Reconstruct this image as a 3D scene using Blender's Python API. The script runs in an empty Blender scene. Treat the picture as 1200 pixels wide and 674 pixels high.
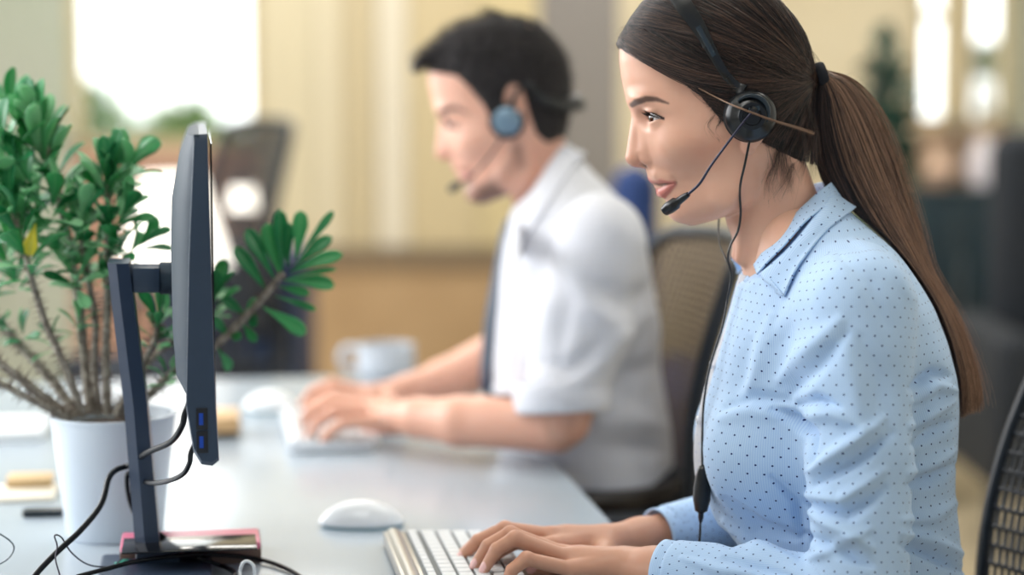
import bpy, bmesh, math, random
import numpy as np
from mathutils import Vector, Matrix
SC = bpy.context.scene
COL = SC.collection
rng = np.random.default_rng(7)
random.seed(7)
# ------------------------------------------------------------------ camera geometry (1200 x 674 frame)
FPX = 2438.0
CAMZ = 1.30
PITCH = math.atan(250.0 / FPX)
CP, SP = math.cos(PITCH), math.sin(PITCH)
def P(u, v, Y):
    """the place on the vertical plane at depth Y that the photo shows at (u, v)"""
    a = (u - 600.0) / FPX; b = (337.0 - v) / FPX
    t = Y / (CP + b * SP)
    return np.array([a * t, Y, CAMZ + t * (b * CP - SP)])
def V(u, v, Y): return Vector(P(u, v, Y))
def on_z(u, v, z):
    """the place on the horizontal plane at height z that the photo shows at (u, v)"""
    a = (u - 600.0) / FPX; b = (337.0 - v) / FPX
    t = (z - CAMZ) / (b * CP - SP)
    return np.array([a * t, t * (CP + b * SP), z])
def frame_of(Y0):
    """world points -> (u, v, w): photo units on the plane at depth Y0, w towards the camera"""
    def f(p):
        phi = np.arctan((p[:, 2] - CAMZ) / Y0) + PITCH
        b = np.tan(phi)
        u = 600.0 + FPX * p[:, 0] / Y0 * (CP + b * SP)
        return np.stack([u, 337.0 - FPX * b, (Y0 - p[:, 1]) * FPX / Y0], 1)
    return f
# ------------------------------------------------------------------ distance fields
def smin(a, b, k):
    h = np.clip(0.5 + 0.5 * (b - a) / k, 0, 1)
    return b * (1 - h) + a * h - k * h * (1 - h)
def smax(a, b, k): return -smin(-a, -b, k)
def seg(p, a, b, ra, rb):
    a = np.asarray(a, float); b = np.asarray(b, float)
    ab = b - a
    t = np.clip(((p - a) @ ab) / max(ab @ ab, 1e-9), 0, 1)
    return np.linalg.norm(p - a - t[:, None] * ab, axis=1) - (ra + (rb - ra) * t)
def chain(p, pts, rs, k=0.0):
    d = None
    for i in range(len(pts) - 1):
        s = seg(p, pts[i], pts[i + 1], rs[i], rs[i + 1])
        d = s if d is None else (smin(d, s, k) if k else np.minimum(d, s))
    return d
def ell(p, c, r):
    r = np.asarray(r, float)
    q = (p - np.asarray(c, float)) / r
    n = np.linalg.norm(q, axis=1)
    g = np.linalg.norm(q / r, axis=1)
    return n * (n - 1) / np.maximum(g, 1e-6)
def bounded(p, fn, lo, hi, far=0.03):
    lo = np.asarray(lo, float); hi = np.asarray(hi, float)
    q = np.maximum(np.maximum(lo - p, p - hi), 0)
    out = np.linalg.norm(q, axis=1)
    m = out < far
    out = out + far
    if m.any(): out[m] = fn(p[m])
    return out
class Rows:
    """horizontal sections: v, front, back, half width[, exponent]"""
    def __init__(s, rows, smooth=3.0, uc=None):
        r = np.array([list(x) + [2.0] * (5 - len(x)) for x in rows], float)
        s.v0, s.v1 = r[0, 0], r[-1, 0]
        s.t = np.arange(s.v0 - 40, s.v1 + 41, 1.0)
        s.c = []
        ker = np.exp(-0.5 * (np.arange(-20, 21) / smooth) ** 2); ker /= ker.sum()
        for k in range(1, 5):
            y = np.interp(s.t, r[:, 0], r[:, k])
            s.c.append(np.convolve(np.pad(y, 20, mode='edge'), ker, mode='valid'))
        s.uc = uc
    def at(s, v): return [np.interp(v, s.t, c) for c in s.c]
    def d(s, p, grow=0.0):
        fr, bk, hw, n = s.at(p[:, 1])
        uc = 0.5 * (fr + bk) if s.uc is None else np.minimum(np.clip(s.uc, fr + 2, bk), fr + 0.72 * (bk - fr))
        du = p[:, 0] - uc
        a = np.where(du < 0, uc - fr, bk - uc) + grow
        a = np.maximum(a, 1); b = np.maximum(hw + grow, 1)
        q = ((np.abs(du) / a) ** n + (np.abs(p[:, 2]) / b) ** n) ** (1 / n)
        qq = np.maximum(q, 1e-4)
        ll = np.sqrt((du / a / qq) ** 2 / a ** 2 + (p[:, 2] / b / qq) ** 2 / b ** 2)
        d = (q - 1) / np.maximum(ll, 1 / 200.)
        d = np.minimum(d, (q - 1) * np.maximum(a, b))  if False else d
        cap = np.maximum(s.v0 - grow - p[:, 1], p[:, 1] - s.v1 - grow)
        return np.maximum(d, cap)
def mesh_field(f, lo, hi, h, B=8, newton=2, safe=1.6):
    """sparse surface nets of the field f, then every vertex pulled onto the surface itself"""
    lo = np.asarray(lo, float); hi = np.asarray(hi, float)
    L = B * h
    n = np.maximum(np.ceil((hi - lo) / L).astype(int), 1)
    gi = np.stack(np.meshgrid(*[np.arange(k) for k in n], indexing='ij'), -1).reshape(-1, 3)
    c = lo + (gi + 0.5) * L
    keep = []
    for i in range(0, len(c), 200000):
        keep.append(np.abs(f(c[i:i + 200000])) < L * 0.866 * safe + h)
    gi = gi[np.concatenate(keep)]
    off = np.stack(np.meshgrid(*[np.arange(B + 1)] * 3, indexing='ij'), -1).reshape(-1, 3)
    M = np.int64(1 << 20)
    def key(g): return (g[..., 0] * M + g[..., 1]) * M + g[..., 2]
    vk, vp, qd = [], [], []
    cor = np.array([[i, j, k] for i in (0, 1) for j in (0, 1) for k in (0, 1)])
    edges = [(a, b) for a in range(8) for b in range(a + 1, 8) if np.abs(cor[a] - cor[b]).sum() == 1]
    step = 400
    for s in range(0, len(gi), step):
        g = gi[s:s + step]
        lat = g[:, None, :] * B + off[None]
        F = f((lo + lat.reshape(-1, 3) * h)).reshape(len(g), B + 1, B + 1, B + 1)
        S = F < 0
        cs = np.stack([S[:, i:i + B, j:j + B, k:k + B] for i, j, k in cor], 0)
        act = ~(cs.all(0) | (~cs).all(0))
        bi, x, y, z = np.nonzero(act)
        if len(bi) == 0: continue
        fv = np.stack([F[bi, x + i, y + j, z + k] for i, j, k in cor], 1)
        acc = np.zeros((len(bi), 3)); cnt = np.zeros(len(bi))
        for a, b in edges:
            fa, fb = fv[:, a], fv[:, b]
            m = (fa < 0) != (fb < 0)
            t = np.where(m, fa / np.where(m, fa - fb, 1), 0)
            acc += np.where(m[:, None], cor[a] + t[:, None] * (cor[b] - cor[a]), 0); cnt += m
        cell = g[bi] * B + np.stack([x, y, z], 1)
        vk.append(key(cell)); vp.append(lo + (cell + acc / cnt[:, None]) * h)
        for ax in range(3):
            o = [0, 0, 0]; o[ax] = 1
            A = S[:, :B, :B, :B]; Bq = S[:, o[0]:B + o[0], o[1]:B + o[1], o[2]:B + o[2]]
            bi, x, y, z = np.nonzero(A != Bq)
            if len(bi) == 0: continue
            e = g[bi] * B + np.stack([x, y, z], 1)
            inside = A[bi, x, y, z]
            e1 = np.zeros(3, int); e1[(ax + 1) % 3] = 1
            e2 = np.zeros(3, int); e2[(ax + 2) % 3] = 1
            q = np.stack([key(e - e1 - e2), key(e - e2), key(e), key(e - e1)], 1)
            q[~inside] = q[~inside][:, ::-1]
            qd.append(q)
    vk = np.concatenate(vk); vp = np.concatenate(vp); qd = np.concatenate(qd)
    vk, ix = np.unique(vk, return_index=True); vp = vp[ix]
    pos = np.searchsorted(vk, qd); pos = np.clip(pos, 0, len(vk) - 1)
    ok = (vk[pos] == qd).all(1)
    q = pos[ok]
    for _ in range(newton):
        d, gr = grad(f, vp, h * 0.35)
        gl = np.maximum((gr ** 2).sum(1), 0.05)
        st = -(d / gl)[:, None] * gr
        ln = np.linalg.norm(st, axis=1, keepdims=True)
        vp = vp + st * np.minimum(1, 0.5 * h / np.maximum(ln, 1e-9))
    return vp, q
def grad(f, p, e):
    k = np.array([[1, -1, -1], [-1, -1, 1], [-1, 1, -1], [1, 1, 1]], float)
    g = 0; s = 0
    for kk in k:
        v = f(p + kk * e); g = g + v[:, None] * kk; s = s + v
    return s / 4, g / (4 * e)
def vnormals(v, q):
    a = v[q[:, 2]] - v[q[:, 0]]; b = v[q[:, 3]] - v[q[:, 1]]
    n = np.cross(a, b); out = np.zeros_like(v)
    for i in range(4): np.add.at(out, q[:, i], n)
    return out / np.maximum(np.linalg.norm(out, axis=1, keepdims=True), 1e-12)
# ------------------------------------------------------------------ objects
def tag(o, label=None, cat=None, group=None, kind=None):
    for k, x in (('label', label), ('category', cat), ('group', group), ('kind', kind)):
        if x: o[k] = x
    return o
def mesh_np(name, v, q, mat=None, parent=None, smooth=True, attrs=None, uvs=None):
    me = bpy.data.meshes.new(name)
    v = np.asarray(v, np.float32); q = np.asarray(q, np.int32); k = q.shape[1]
    me.vertices.add(len(v)); me.vertices.foreach_set('co', v.ravel())
    me.loops.add(q.size); me.loops.foreach_set('vertex_index', q.ravel())
    me.polygons.add(len(q)); me.polygons.foreach_set('loop_start', np.arange(0, q.size, k, dtype=np.int32))
    me.polygons.foreach_set('loop_total', np.full(len(q), k, np.int32))
    me.update(calc_edges=True); me.validate()
    if smooth: me.polygons.foreach_set('use_smooth', np.ones(len(me.polygons), bool))
    for an, av in (attrs or {}).items():
        av = np.asarray(av, np.float32)
        if av.ndim == 1:
            a = me.attributes.new(an, 'FLOAT', 'POINT'); a.data.foreach_set('value', av)
        else:
            a = me.attributes.new(an, 'FLOAT_VECTOR', 'POINT'); a.data.foreach_set('vector', av.ravel())
    return link(name, me, mat, parent)
def link(name, data, mat=None, parent=None):
    o = bpy.data.objects.new(name, data); COL.objects.link(o)
    if mat: data.materials.append(mat)
    if parent: adopt(o, parent)
    return o
def adopt(o, parent):
    o.parent = parent
    if parent.parent is None: o.matrix_parent_inverse = Matrix.Translation(-parent.location)
def empty(name, loc, label, cat, group=None):
    o = bpy.data.objects.new(name, None); COL.objects.link(o); o.location = loc; o.empty_display_size = 0.05
    return tag(o, label, cat, group)
def bm_obj(name, bm, mat=None, parent=None, smooth=True, bevel=0, segs=2, angle=35):
    if bevel:
        es = [e for e in bm.edges if len(e.link_faces) == 2 and e.calc_face_angle(0) > math.radians(angle)]
        if es: bmesh.ops.bevel(bm, geom=es, offset=bevel, segments=segs, affect='EDGES', profile=0.5, clamp_overlap=True)
    bmesh.ops.recalc_face_normals(bm, faces=bm.faces)
    me = bpy.data.meshes.new(name); bm.to_mesh(me); bm.free()
    if smooth:
        me.polygons.foreach_set('use_smooth', np.ones(len(me.polygons), bool))
        if hasattr(me, 'set_sharp_from_angle'): me.set_sharp_from_angle(angle=math.radians(40))
    return link(name, me, mat, parent)
def box(bm, c, s, rot=None):
    """box of size s centred at c"""
    m = Matrix.Translation(Vector(c)) @ (rot.to_4x4() if rot is not None else Matrix()) @ Matrix.Diagonal((s[0], s[1], s[2], 1))
    return bmesh.ops.create_cube(bm, size=1, matrix=m)['verts']
def lathe(bm, prof, c=(0, 0, 0), n=48, axis=None, close=False):
    """profile of (r, z) turned about z at c; axis = a rotation matrix"""
    R = axis or Matrix.Identity(3); c = Vector(c); rings = []
    for r, z in prof:
        if r < 1e-6: rings.append([bm.verts.new(c + R @ Vector((0, 0, z)))])
        else: rings.append([bm.verts.new(c + R @ Vector((r * math.cos(2 * math.pi * i / n), r * math.sin(2 * math.pi * i / n), z))) for i in range(n)])
    for a, b in zip(rings, rings[1:]):
        for i in range(n):
            j = (i + 1) % n
            if len(a) == 1 and len(b) == 1: continue
            if len(a) == 1: bm.faces.new((a[0], b[i], b[j]))
            elif len(b) == 1: bm.faces.new((a[i], a[j], b[0]))
            else: bm.faces.new((a[i], a[j], b[j], b[i]))
def smooth_path(pts, n=8):
    """Catmull-Rom through the points"""
    p = [np.asarray(x, float) for x in pts]
    p = [2 * p[0] - p[1]] + p + [2 * p[-1] - p[-2]]
    out = []
    for i in range(1, len(p) - 2):
        for k in range(n):
            t = k / n
            out.append(0.5 * (2 * p[i] + (p[i + 1] - p[i - 1]) * t + (2 * p[i - 1] - 5 * p[i] + 4 * p[i + 1] - p[i + 2]) * t * t + (-p[i - 1] + 3 * p[i] - 3 * p[i + 1] + p[i + 2]) * t ** 3))
    out.append(p[-2]); return np.array(out)
def tube(bm, pts, r, n=10, caps=True, flat=1.0):
    """round bar along pts; r a number or one per point"""
    pts = [Vector(x) for x in pts]; m = len(pts)
    rs = [r] * m if not hasattr(r, '__len__') else list(np.interp(np.linspace(0, 1, m), np.linspace(0, 1, len(r)), r))
    t0 = (pts[1] - pts[0]).normalized()
    nx = t0.orthogonal().normalized(); rings = []
    for i in range(m):
        t = (pts[min(i + 1, m - 1)] - pts[max(i - 1, 0)]).normalized()
        nx = (nx - t * nx.dot(t)).normalized(); ny = t.cross(nx)
        rings.append([bm.verts.new(pts[i] + (nx * math.cos(2 * math.pi * k / n) + ny * math.sin(2 * math.pi * k / n) * flat) * rs[i]) for k in range(n)])
    for a, b in zip(rings, rings[1:]):
        for k in range(n): bm.faces.new((a[k], a[(k + 1) % n], b[(k + 1) % n], b[k]))
    if caps:
        bm.faces.new(rings[0][::-1]); bm.faces.new(rings[-1])
def hair(name, strands, radius, mat, parent=None, root_tip=(1.0, 0.4), attrs=None):
    """real hair strands: array (n, k, 3)"""
    n, k, _ = strands.shape
    c = bpy.data.hair_curves.new(name)
    c.add_curves([k] * n)
    c.attributes['position'].data.foreach_set('vector', strands.astype(np.float32).ravel()) if 'position' in c.attributes else None
    ra = c.attributes.get('radius') or c.attributes.new('radius', 'FLOAT', 'POINT')
    r = radius * np.linspace(root_tip[0], root_tip[1], k)[None] * np.ones((n, 1))
    ra.data.foreach_set('value', r.astype(np.float32).ravel())
    c.materials.append(mat)
    o = bpy.data.objects.new(name, c); COL.objects.link(o)
    if parent: adopt(o, parent)
    return o
# ------------------------------------------------------------------ materials
def hexc(r, g, b):
    f = lambda c: (c / 255 / 12.92) if c / 255 <= 0.04045 else ((c / 255 + 0.055) / 1.055) ** 2.4
    return (f(r), f(g), f(b), 1)
def mat(name, col, rough=0.5, metal=0.0, spec=0.5, **kw):
    m = bpy.data.materials.new(name); m.use_nodes = True
    b = m.node_tree.nodes['Principled BSDF']
    b.inputs['Base Color'].default_value = col if len(col) == 4 else hexc(*col)
    b.inputs['Roughness'].default_value = rough; b.inputs['Metallic'].default_value = metal
    b.inputs['Specular IOR Level'].default_value = spec
    for k, x in kw.items():
        b.inputs[k.replace('_', ' ')].default_value = x
    return m
def nodes(m): return m.node_tree.nodes, m.node_tree.links, m.node_tree.nodes['Principled BSDF']
def noisy(m, c2, scale=8, amt=1.0, detail=3, bump=0.0, bscale=None, coord='Object', stretch=(1, 1, 1), dist=0.002):
    """vary the base colour towards c2 with noise, optional bump"""
    N, L, b = nodes(m)
    tc = N.new('ShaderNodeTexCoord'); mp = N.new('ShaderNodeMapping'); mp.inputs['Scale'].default_value = stretch
    L.new(tc.outputs[coord], mp.inputs['Vector'])
    t = N.new('ShaderNodeTexNoise'); t.inputs['Scale'].default_value = scale; t.inputs['Detail'].default_value = detail
    L.new(mp.outputs[0], t.inputs['Vector'])
    mx = N.new('ShaderNodeMix'); mx.data_type = 'RGBA'
    r = N.new('ShaderNodeValToRGB'); r.color_ramp.elements[0].position = 0.35; r.color_ramp.elements[1].position = 0.65
    r.color_ramp.elements[1].color = (amt, amt, amt, 1)
    L.new(t.outputs['Fac'], r.inputs['Fac']); L.new(r.outputs['Color'], mx.inputs['Factor'])
    mx.inputs['A'].default_value = b.inputs['Base Color'].default_value[:]
    mx.inputs['B'].default_value = c2 if len(c2) == 4 else hexc(*c2)
    L.new(mx.outputs['Result'], b.inputs['Base Color'])
    if bump:
        t2 = N.new('ShaderNodeTexNoise'); t2.inputs['Scale'].default_value = bscale or scale * 4
        L.new(mp.outputs[0], t2.inputs['Vector'])
        bp = N.new('ShaderNodeBump'); bp.inputs['Strength'].default_value = bump; bp.inputs['Distance'].default_value = dist
        L.new(t2.outputs['Fac'], bp.inputs['Height']); L.new(bp.outputs['Normal'], b.inputs['Normal'])
    return m

def hit(uvs, f, start=1.6, far=3.6):
    """first points of the field f met by the camera's view of the photo points uvs"""
    uvs = np.asarray(uvs, float); o = np.array([0, 0, CAMZ])
    d = np.array([P(u, v, 1.0) - o for u, v in uvs]); d /= np.linalg.norm(d, axis=1, keepdims=True)
    t = np.full(len(uvs), start)
    for _ in range(90):
        s = f(o + d * t[:, None]); t = np.minimum(t + np.clip(s * 0.6, -0.02, 0.05), far)
    return o + d * t[:, None]
cam = bpy.data.cameras.new('camera'); camo = bpy.data.objects.new('camera', cam); COL.objects.link(camo)
camo.location = (0, 0, CAMZ); camo.rotation_euler = (math.pi / 2 - PITCH, 0, 0)
cam.lens = FPX * 36 / 1200; cam.sensor_width = 36; cam.clip_start = 0.05
cam.dof.use_dof = True; cam.dof.focus_distance = 2.205; cam.dof.aperture_fstop = 1.62
SC.camera = camo
SC.view_settings.view_transform = 'Standard'; SC.view_settings.look = 'None'; SC.view_settings.gamma = 1; SC.view_settings.exposure = 0.08
# ------------------------------------------------------------------ a head facing -u, in photo units (about 1 mm each)
SKULL = Rows([(-25, 828, 836, 4), (-21, 800, 872, 30), (-12, 775, 893, 46), (0, 757, 909, 57), (20, 742, 926, 67), (40, 731, 938, 73),
              (57, 726, 943, 76), (71, 725.5, 945, 77), (91, 728, 945, 77), (108, 731.5, 944, 76), (122, 735, 942, 74.5), (137, 742.5, 940, 73, 2.0),
              (154, 747, 936, 71, 2.0), (170, 751, 930, 68.5, 1.95), (185, 755, 922, 66, 1.85), (197, 757.5, 912, 63.5, 1.6), (208, 761, 902, 61, 1.47),
              (220, 767, 894, 58, 1.47), (232, 776, 884, 54, 1.65), (245, 783, 868, 46, 1.9), (253, 788, 850, 38, 2.0), (259, 795, 832, 25, 2.0), (262, 803, 821, 12), (263.5, 810, 813, 2)], 2.0, 862)
NECK = Rows([(140, 880, 925, 40), (180, 868, 940, 46), (215, 858, 953, 49), (240, 850, 962, 50), (260, 850, 976, 52), (275, 857, 992, 56),
             (300, 868, 1020, 70), (330, 872, 1050, 95), (370, 880, 1070, 120), (430, 900, 1080, 110)], 6.0)
EYE = np.array([771.5, 137.0, 31.0])
def head_d(p, male=False):
    u, v, w = p[:, 0], p[:, 1], p[:, 2]
    q = p.copy(); q[:, 2] = np.sqrt(w * w + 0.6); aw = q[:, 2]
    d = SKULL.d(q)
    # cheek bone, brow, chin, jaw corner, temple hollow, hollow under the cheek bone
    d = smin(d, ell(q, (812, 169, 41), (36, 18, 17)), 28)
    d = smin(d, ell(q, (754, 114, 23), (15, 7 if not male else 9, 20)), 12)
    d = smin(d, ell(q, (799, 247, 0), (15.5, 13.5, 22)), 10)
    d = smin(d, ell(q, (858, 215, 47), (22, 24, 9)), 20)
    d = smax(d, -ell(q, (815, 209, 74), (28, 26, 10)), 24)
    d = smax(d, -ell(q, (785, 100, 84), (30, 26, 10)), 20)
    if male:
        d = smin(d, ell(q, (800, 250, 8), (20, 15, 22)), 12)
        d = smin(d, ell(q, (860, 222, 50), (26, 26, 11)), 18)
    # eye socket, the lids over the eyeball, the almond opening between them
    d = smax(d, -ell(q, (750, 138.5, 31), (15, 11, 14)), 9)
    r = q - EYE; rl = np.linalg.norm(r, axis=1)
    th = np.arctan2(r[:, 2], -r[:, 0]); ph = np.arcsin(np.clip(-r[:, 1] / np.maximum(rl, 1e-3), -1, 1))
    t = np.clip((th + 1.10) / (1.10 + 1.60), 0, 1)
    s_ = np.sin(np.pi * t ** 0.85)
    if male: g = np.minimum(-0.22 * t + 0.06 * s_ - ph, ph + 0.20 * s_ + 0.22 * t)
    else: g = np.minimum(0.45 * s_ - 0.02 - ph, ph + 0.02 + 0.36 * s_)
    g = g * 15.2
    lid = smin(rl - 15.4, ell(q, (763, 130, 33), (10, 5.5, 14)), 3)
    d = smin(d, lid, 5)
    d = smax(d, -chain(q, [(755, 127, 20), (758.5, 126, 33), (773, 130, 46)], [0.9, 1.3, 0.8]), 2.2)
    d = smax(d, -np.maximum(-g, rl - 20), 1.0)
    # nose
    nz = chain(q, [(752, 131, 0), (748.5, 146, 0), (746.5, 160, 0), (744.8, 174, 0)], [10, 9.6, 9.8, 10.0])
    nz = smin(nz, ell(q, (744.3, 184.5, 0), (11.4, 10.6, 10.5)), 5)
    nz = smin(nz, chain(q, [(761, 142, 7), (763, 157, 9), (758, 176, 7)], [12, 13, 12]), 8)
    nz = smin(nz, ell(q, (759.5, 184.8, 11.5), (9.6, 9.0, 7.2)), 3.5)
    nz = smin(nz, chain(q, [(745, 190.5, 0), (760, 193.5, 0)], [5, 5]), 3)
    nz = smax(nz, -ell(q, (753, 194.2, 7.5), (6.0, 3.6, 3.0)), 1.5)
    d = smin(d, nz, 5.5)
    # mouth: the lips stand on the curved front of the jaw
    d = smin(d, chain(q, [(768, 201, 0), (772, 203, 14), (784, 206, 24)], [10, 9, 7]), 7)
    d = smax(d, -ell(q, (757, 201, 0), (2.0, 7, 3.0)), 2.5)
    ul = chain(q, [(765.2, 208.8, 1.5), (767.5, 207.8, 8), (774.5, 208.8, 19), (787, 211.6, 30)], [5.4, 5.4, 4.8, 2.0])
    ll = chain(q, [(776.3, 225.2, 0), (777.6, 224.8, 10), (781.5, 220.5, 19), (788.0, 213.5, 29.5)], [7.4, 6.8, 4.6, 1.8])
    d = smin(d, ul, 2.4)
    d = smin(d, ll, 2.6)
    gap = chain(q, [(758, 214.8, 0), (766, 215.2, 10), (777, 214.4, 20), (789, 212.6, 32)], [2.0, 2.2, 1.7, 0.9])
    gap = np.minimum(gap, chain(q, [(772, 215.5, 0), (779, 215, 15)], [3.6, 2.6]))
    d = smax(d, -gap, 1.2)
    d = smax(d, -ell(q, (774, 236.8, 0), (6.5, 3.8, 16)), 5)
    # ear
    q = q - np.array([-16.0, -34.0, 0]) if male else q
    er = np.maximum(ell(q, (874, 143, 74), (15, 27, 9)), -ell(q, (870, 139, 82), (9, 18, 7)))
    er = smin(er, ell(q, (870, 168.5, 70), (8.5, 10, 5)), 4)
    d = smin(d, er, 4)
    q = q + np.array([-16.0, -34.0, 0]) if male else q
    nk = NECK.d(q)
    if not male:
        nk = smin(nk, chain(q, [(893, 175, 44), (868, 300, 18)], [11, 9]), 12)
    return smin(d, nk, 9)
def gap_d(t):
    return chain(t, [(760, 215, 0), (766, 215.6, 10), (777, 214.8, 20), (789, 212.6, 32)], [2.6, 2.6, 2.2, 1.0])
def lip_mask(q, male=False):
    w = np.abs(q[:, 2]); t = q.copy(); t[:, 2] = w
    a = chain(t, [(763, 210.4, 1.5), (767.5, 209.2, 8), (774.5, 210.2, 20), (788, 212.4, 32)], [4.8, 4.8, 4.6, 2.0])
    b = chain(t, [(774.0, 225.6, 0), (776.5, 225.0, 10), (781.5, 220.6, 20), (788.2, 213.8, 31)], [8.2, 7.4, 5.2, 2.0])
    return np.clip(0.5 - np.minimum(a, b) / 1.6, 0, 1)
# ------------------------------------------------------------------ the woman in the dotted shirt
F23 = frame_of(2.3); K23 = 2.3 / FPX
def skin_mat(name, base, lip, blush):
    m = mat(name, base, 0.42, spec=0.45, Subsurface_Weight=0.12, Subsurface_Scale=0.012)
    N, L, b = nodes(m)
    b.inputs['Subsurface Radius'].default_value = (1.0, 0.35, 0.2)
    def attr(n):
        a = N.new('ShaderNodeAttribute'); a.attribute_name = n; return a.outputs['Fac']
    def mix(fac, a, c, k=1.0):
        mu = N.new('ShaderNodeMath'); mu.operation = 'MULTIPLY'; mu.inputs[1].default_value = k; L.new(fac, mu.inputs[0])
        x = N.new('ShaderNodeMix'); x.data_type = 'RGBA'; L.new(mu.outputs[0], x.inputs['Factor'])
        if isinstance(a, bpy.types.NodeSocket): L.new(a, x.inputs['A'])
        else: x.inputs['A'].default_value = a
        x.inputs['B'].default_value = hexc(*c); return x.outputs['Result']
    tc = N.new('ShaderNodeTexCoord')
    n1 = N.new('ShaderNodeTexNoise'); n1.inputs['Scale'].default_value = 45; n1.inputs['Detail'].default_value = 4; L.new(tc.outputs['Object'], n1.inputs['Vector'])
    c = mix(n1.outputs['Fac'], hexc(*base), tuple(int(x * y) for x, y in zip(base, (0.97, 0.90, 0.87))), 0.9)
    c = mix(attr('tan'), c, (188, 134, 106), 0.6)  # darker hands and forearms: their shade is put into the skin colour
    c = mix(attr('blush'), c, blush, 0.32)
    c = mix(attr('dark'), c, (58, 42, 40), 1.0)
    c = mix(attr('lips'), c, lip, 0.8)
    c = mix(attr('nail'), c, (240, 196, 194), 0.9)
    L.new(c, b.inputs['Base Color'])
    n2 = N.new('ShaderNodeTexNoise'); n2.inputs['Scale'].default_value = 900; L.new(tc.outputs['Object'], n2.inputs['Vector'])
    bp = N.new('ShaderNodeBump'); bp.inputs['Strength'].default_value = 0.12; bp.inputs['Distance'].default_value = 0.0004
    L.new(n2.outputs['Fac'], bp.inputs['Height']); L.new(bp.outputs['Normal'], b.inputs['Normal'])
    return m
def build_skin(name, pieces, m, parent, attrfn):
    vs, qs, n = [], [], 0
    for f, lo, hi, h in pieces:
        lo, hi = np.minimum(lo, hi), np.maximum(lo, hi)
        v, q = mesh_field(f, lo, hi, h, safe=2.6 if h in (.0013, .0022) else 1.6)
        vs.append(v); qs.append(q + n); n += len(v)
    v = np.concatenate(vs); q = np.concatenate(qs)
    return mesh_np(name, v, q, m, parent, attrs=attrfn(v))
def hand_field(H):
    allp = np.array([x for f in H['fingers'] for x in f] + H['arm'])
    lo, hi = allp.min(0) - 0.03, allp.max(0) + 0.03
    def f(p):
        d = chain(p, H['arm'], H['arm_r'], 0.01)
        W = H['arm'][-1]
        for i, F in enumerate(H['fingers'][:4]):
            d = smin(d, seg(p, W * 0.85 + F[0] * 0.15, F[0], 0.0135, 0.0098), 0.010)
        mid = (H['fingers'][1][0] + H['fingers'][2][0]) / 2
        d = smin(d, seg(p, W, mid * .75 + W * .25, 0.015, 0.0125), 0.012)
        T = H['fingers'][4]
        d = smin(d, seg(p, W * .8 + T[0] * .2, T[0], 0.014, 0.0125), 0.012)
        for F in H['fingers'][:4]:
            d = smin(d, seg(p, W * .7 + F[0] * .3 + [0, 0, .0085], F[0] + [0, 0, .0055], 0.0042, 0.0052), 0.0035)
        tip = None
        for F, r in zip(H['fingers'], H['r']):
            g = chain(p, F, [r * 1.12, r * 1.02, r * 0.92, r * 0.70], 0.0015)
            g = smin(g, np.linalg.norm(p - F[1], axis=1) - r * 1.08, 0.003)
            tip = g if tip is None else np.minimum(tip, g)
        return smin(d, tip, 0.004)
    return lambda p: bounded(p, f, lo, hi, 0.03)
def hand(fing, arm, arm_r, r):
    return dict(fingers=[[P(*x) for x in F] for F in fing], arm=[P(*x) for x in arm], arm_r=arm_r, r=r)
WL = hand([[(672, 668, 2.222), (617, 655, 2.214), (600, 668, 2.214), (591, 688, 2.214)],
           [(664, 654, 2.240), (604, 631, 2.236), (582, 644, 2.236), (567, 668, 2.236)],
           [(660, 650, 2.258), (598, 626, 2.258), (572, 640, 2.258), (556, 664, 2.258)],
           [(664, 652, 2.276), (606, 634, 2.280), (582, 648, 2.282), (566, 668, 2.282)],
           [(716, 676, 2.268), (676, 680, 2.290), (650, 682, 2.296), (628, 682, 2.298)]],
          [(1008, 700, 2.10), (800, 672, 2.185), (768, 668, 2.21), (735, 664, 2.235)], [0.038, 0.026, 0.024, 0.022], [0.0076, 0.0083, 0.0086, 0.0083, 0.0098])
WR = hand([[(648, 640, 2.300), (600, 634, 2.296), (572, 650, 2.296), (556, 670, 2.296)],
           [(645, 628, 2.318), (592, 620, 2.316), (560, 634, 2.316), (538, 656, 2.316)],
           [(648, 628, 2.336), (592, 622, 2.338), (558, 636, 2.338), (532, 658, 2.338)],
           [(655, 634, 2.354), (608, 628, 2.360), (580, 640, 2.362), (560, 656, 2.362)],
           [(706, 652, 2.296), (668, 662, 2.280), (642, 668, 2.274), (620, 672, 2.272)]],
          [(950, 600, 2.50), (790, 626, 2.40), (750, 632, 2.37), (715, 636, 2.345)], [0.036, 0.027, 0.024, 0.021], [0.0082, 0.0086, 0.0083, 0.0074, 0.0095])
WLf, WRf = hand_field(WL), hand_field(WR)
W_TORSO = Rows([(225, 872, 962, 46), (245, 866, 985, 66), (262, 862, 1008, 90), (280, 861, 1030, 112), (300, 861, 1048, 130), (330, 860, 1070, 148), (360, 855, 1088, 158),
                (400, 846, 1104, 160), (440, 836, 1114, 156), (480, 832, 1117, 150), (520, 838, 1114, 142), (560, 846, 1112, 134), (600, 858, 1114, 127),
                (640, 872, 1118, 124), (680, 880, 1126, 132), (730, 878, 1150, 160), (790, 880, 1165, 180), (830, 890, 1165, 175)], 8.0)
def w_torso(q, grow):
    d = W_TORSO.d(q, grow)
    qq = q.copy(); qq[:, 2] = np.abs(qq[:, 2])
    d = smin(d, ell(qq, (892, 518, 68), (72 + grow, 70 + grow, 62 + grow)), 26)
    d = smin(d, ell(qq, (984, 338, 112), (52 + grow, 56 + grow, 42 + grow)), 24)
    return d
NSH, NEL, NWR = P(1005, 364, 2.14), P(1008, 708, 2.085), P(786, 668, 2.195)
FSH, FEL, FWR = P(990, 350, 2.465), P(955, 596, 2.50), P(778, 626, 2.388)
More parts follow.
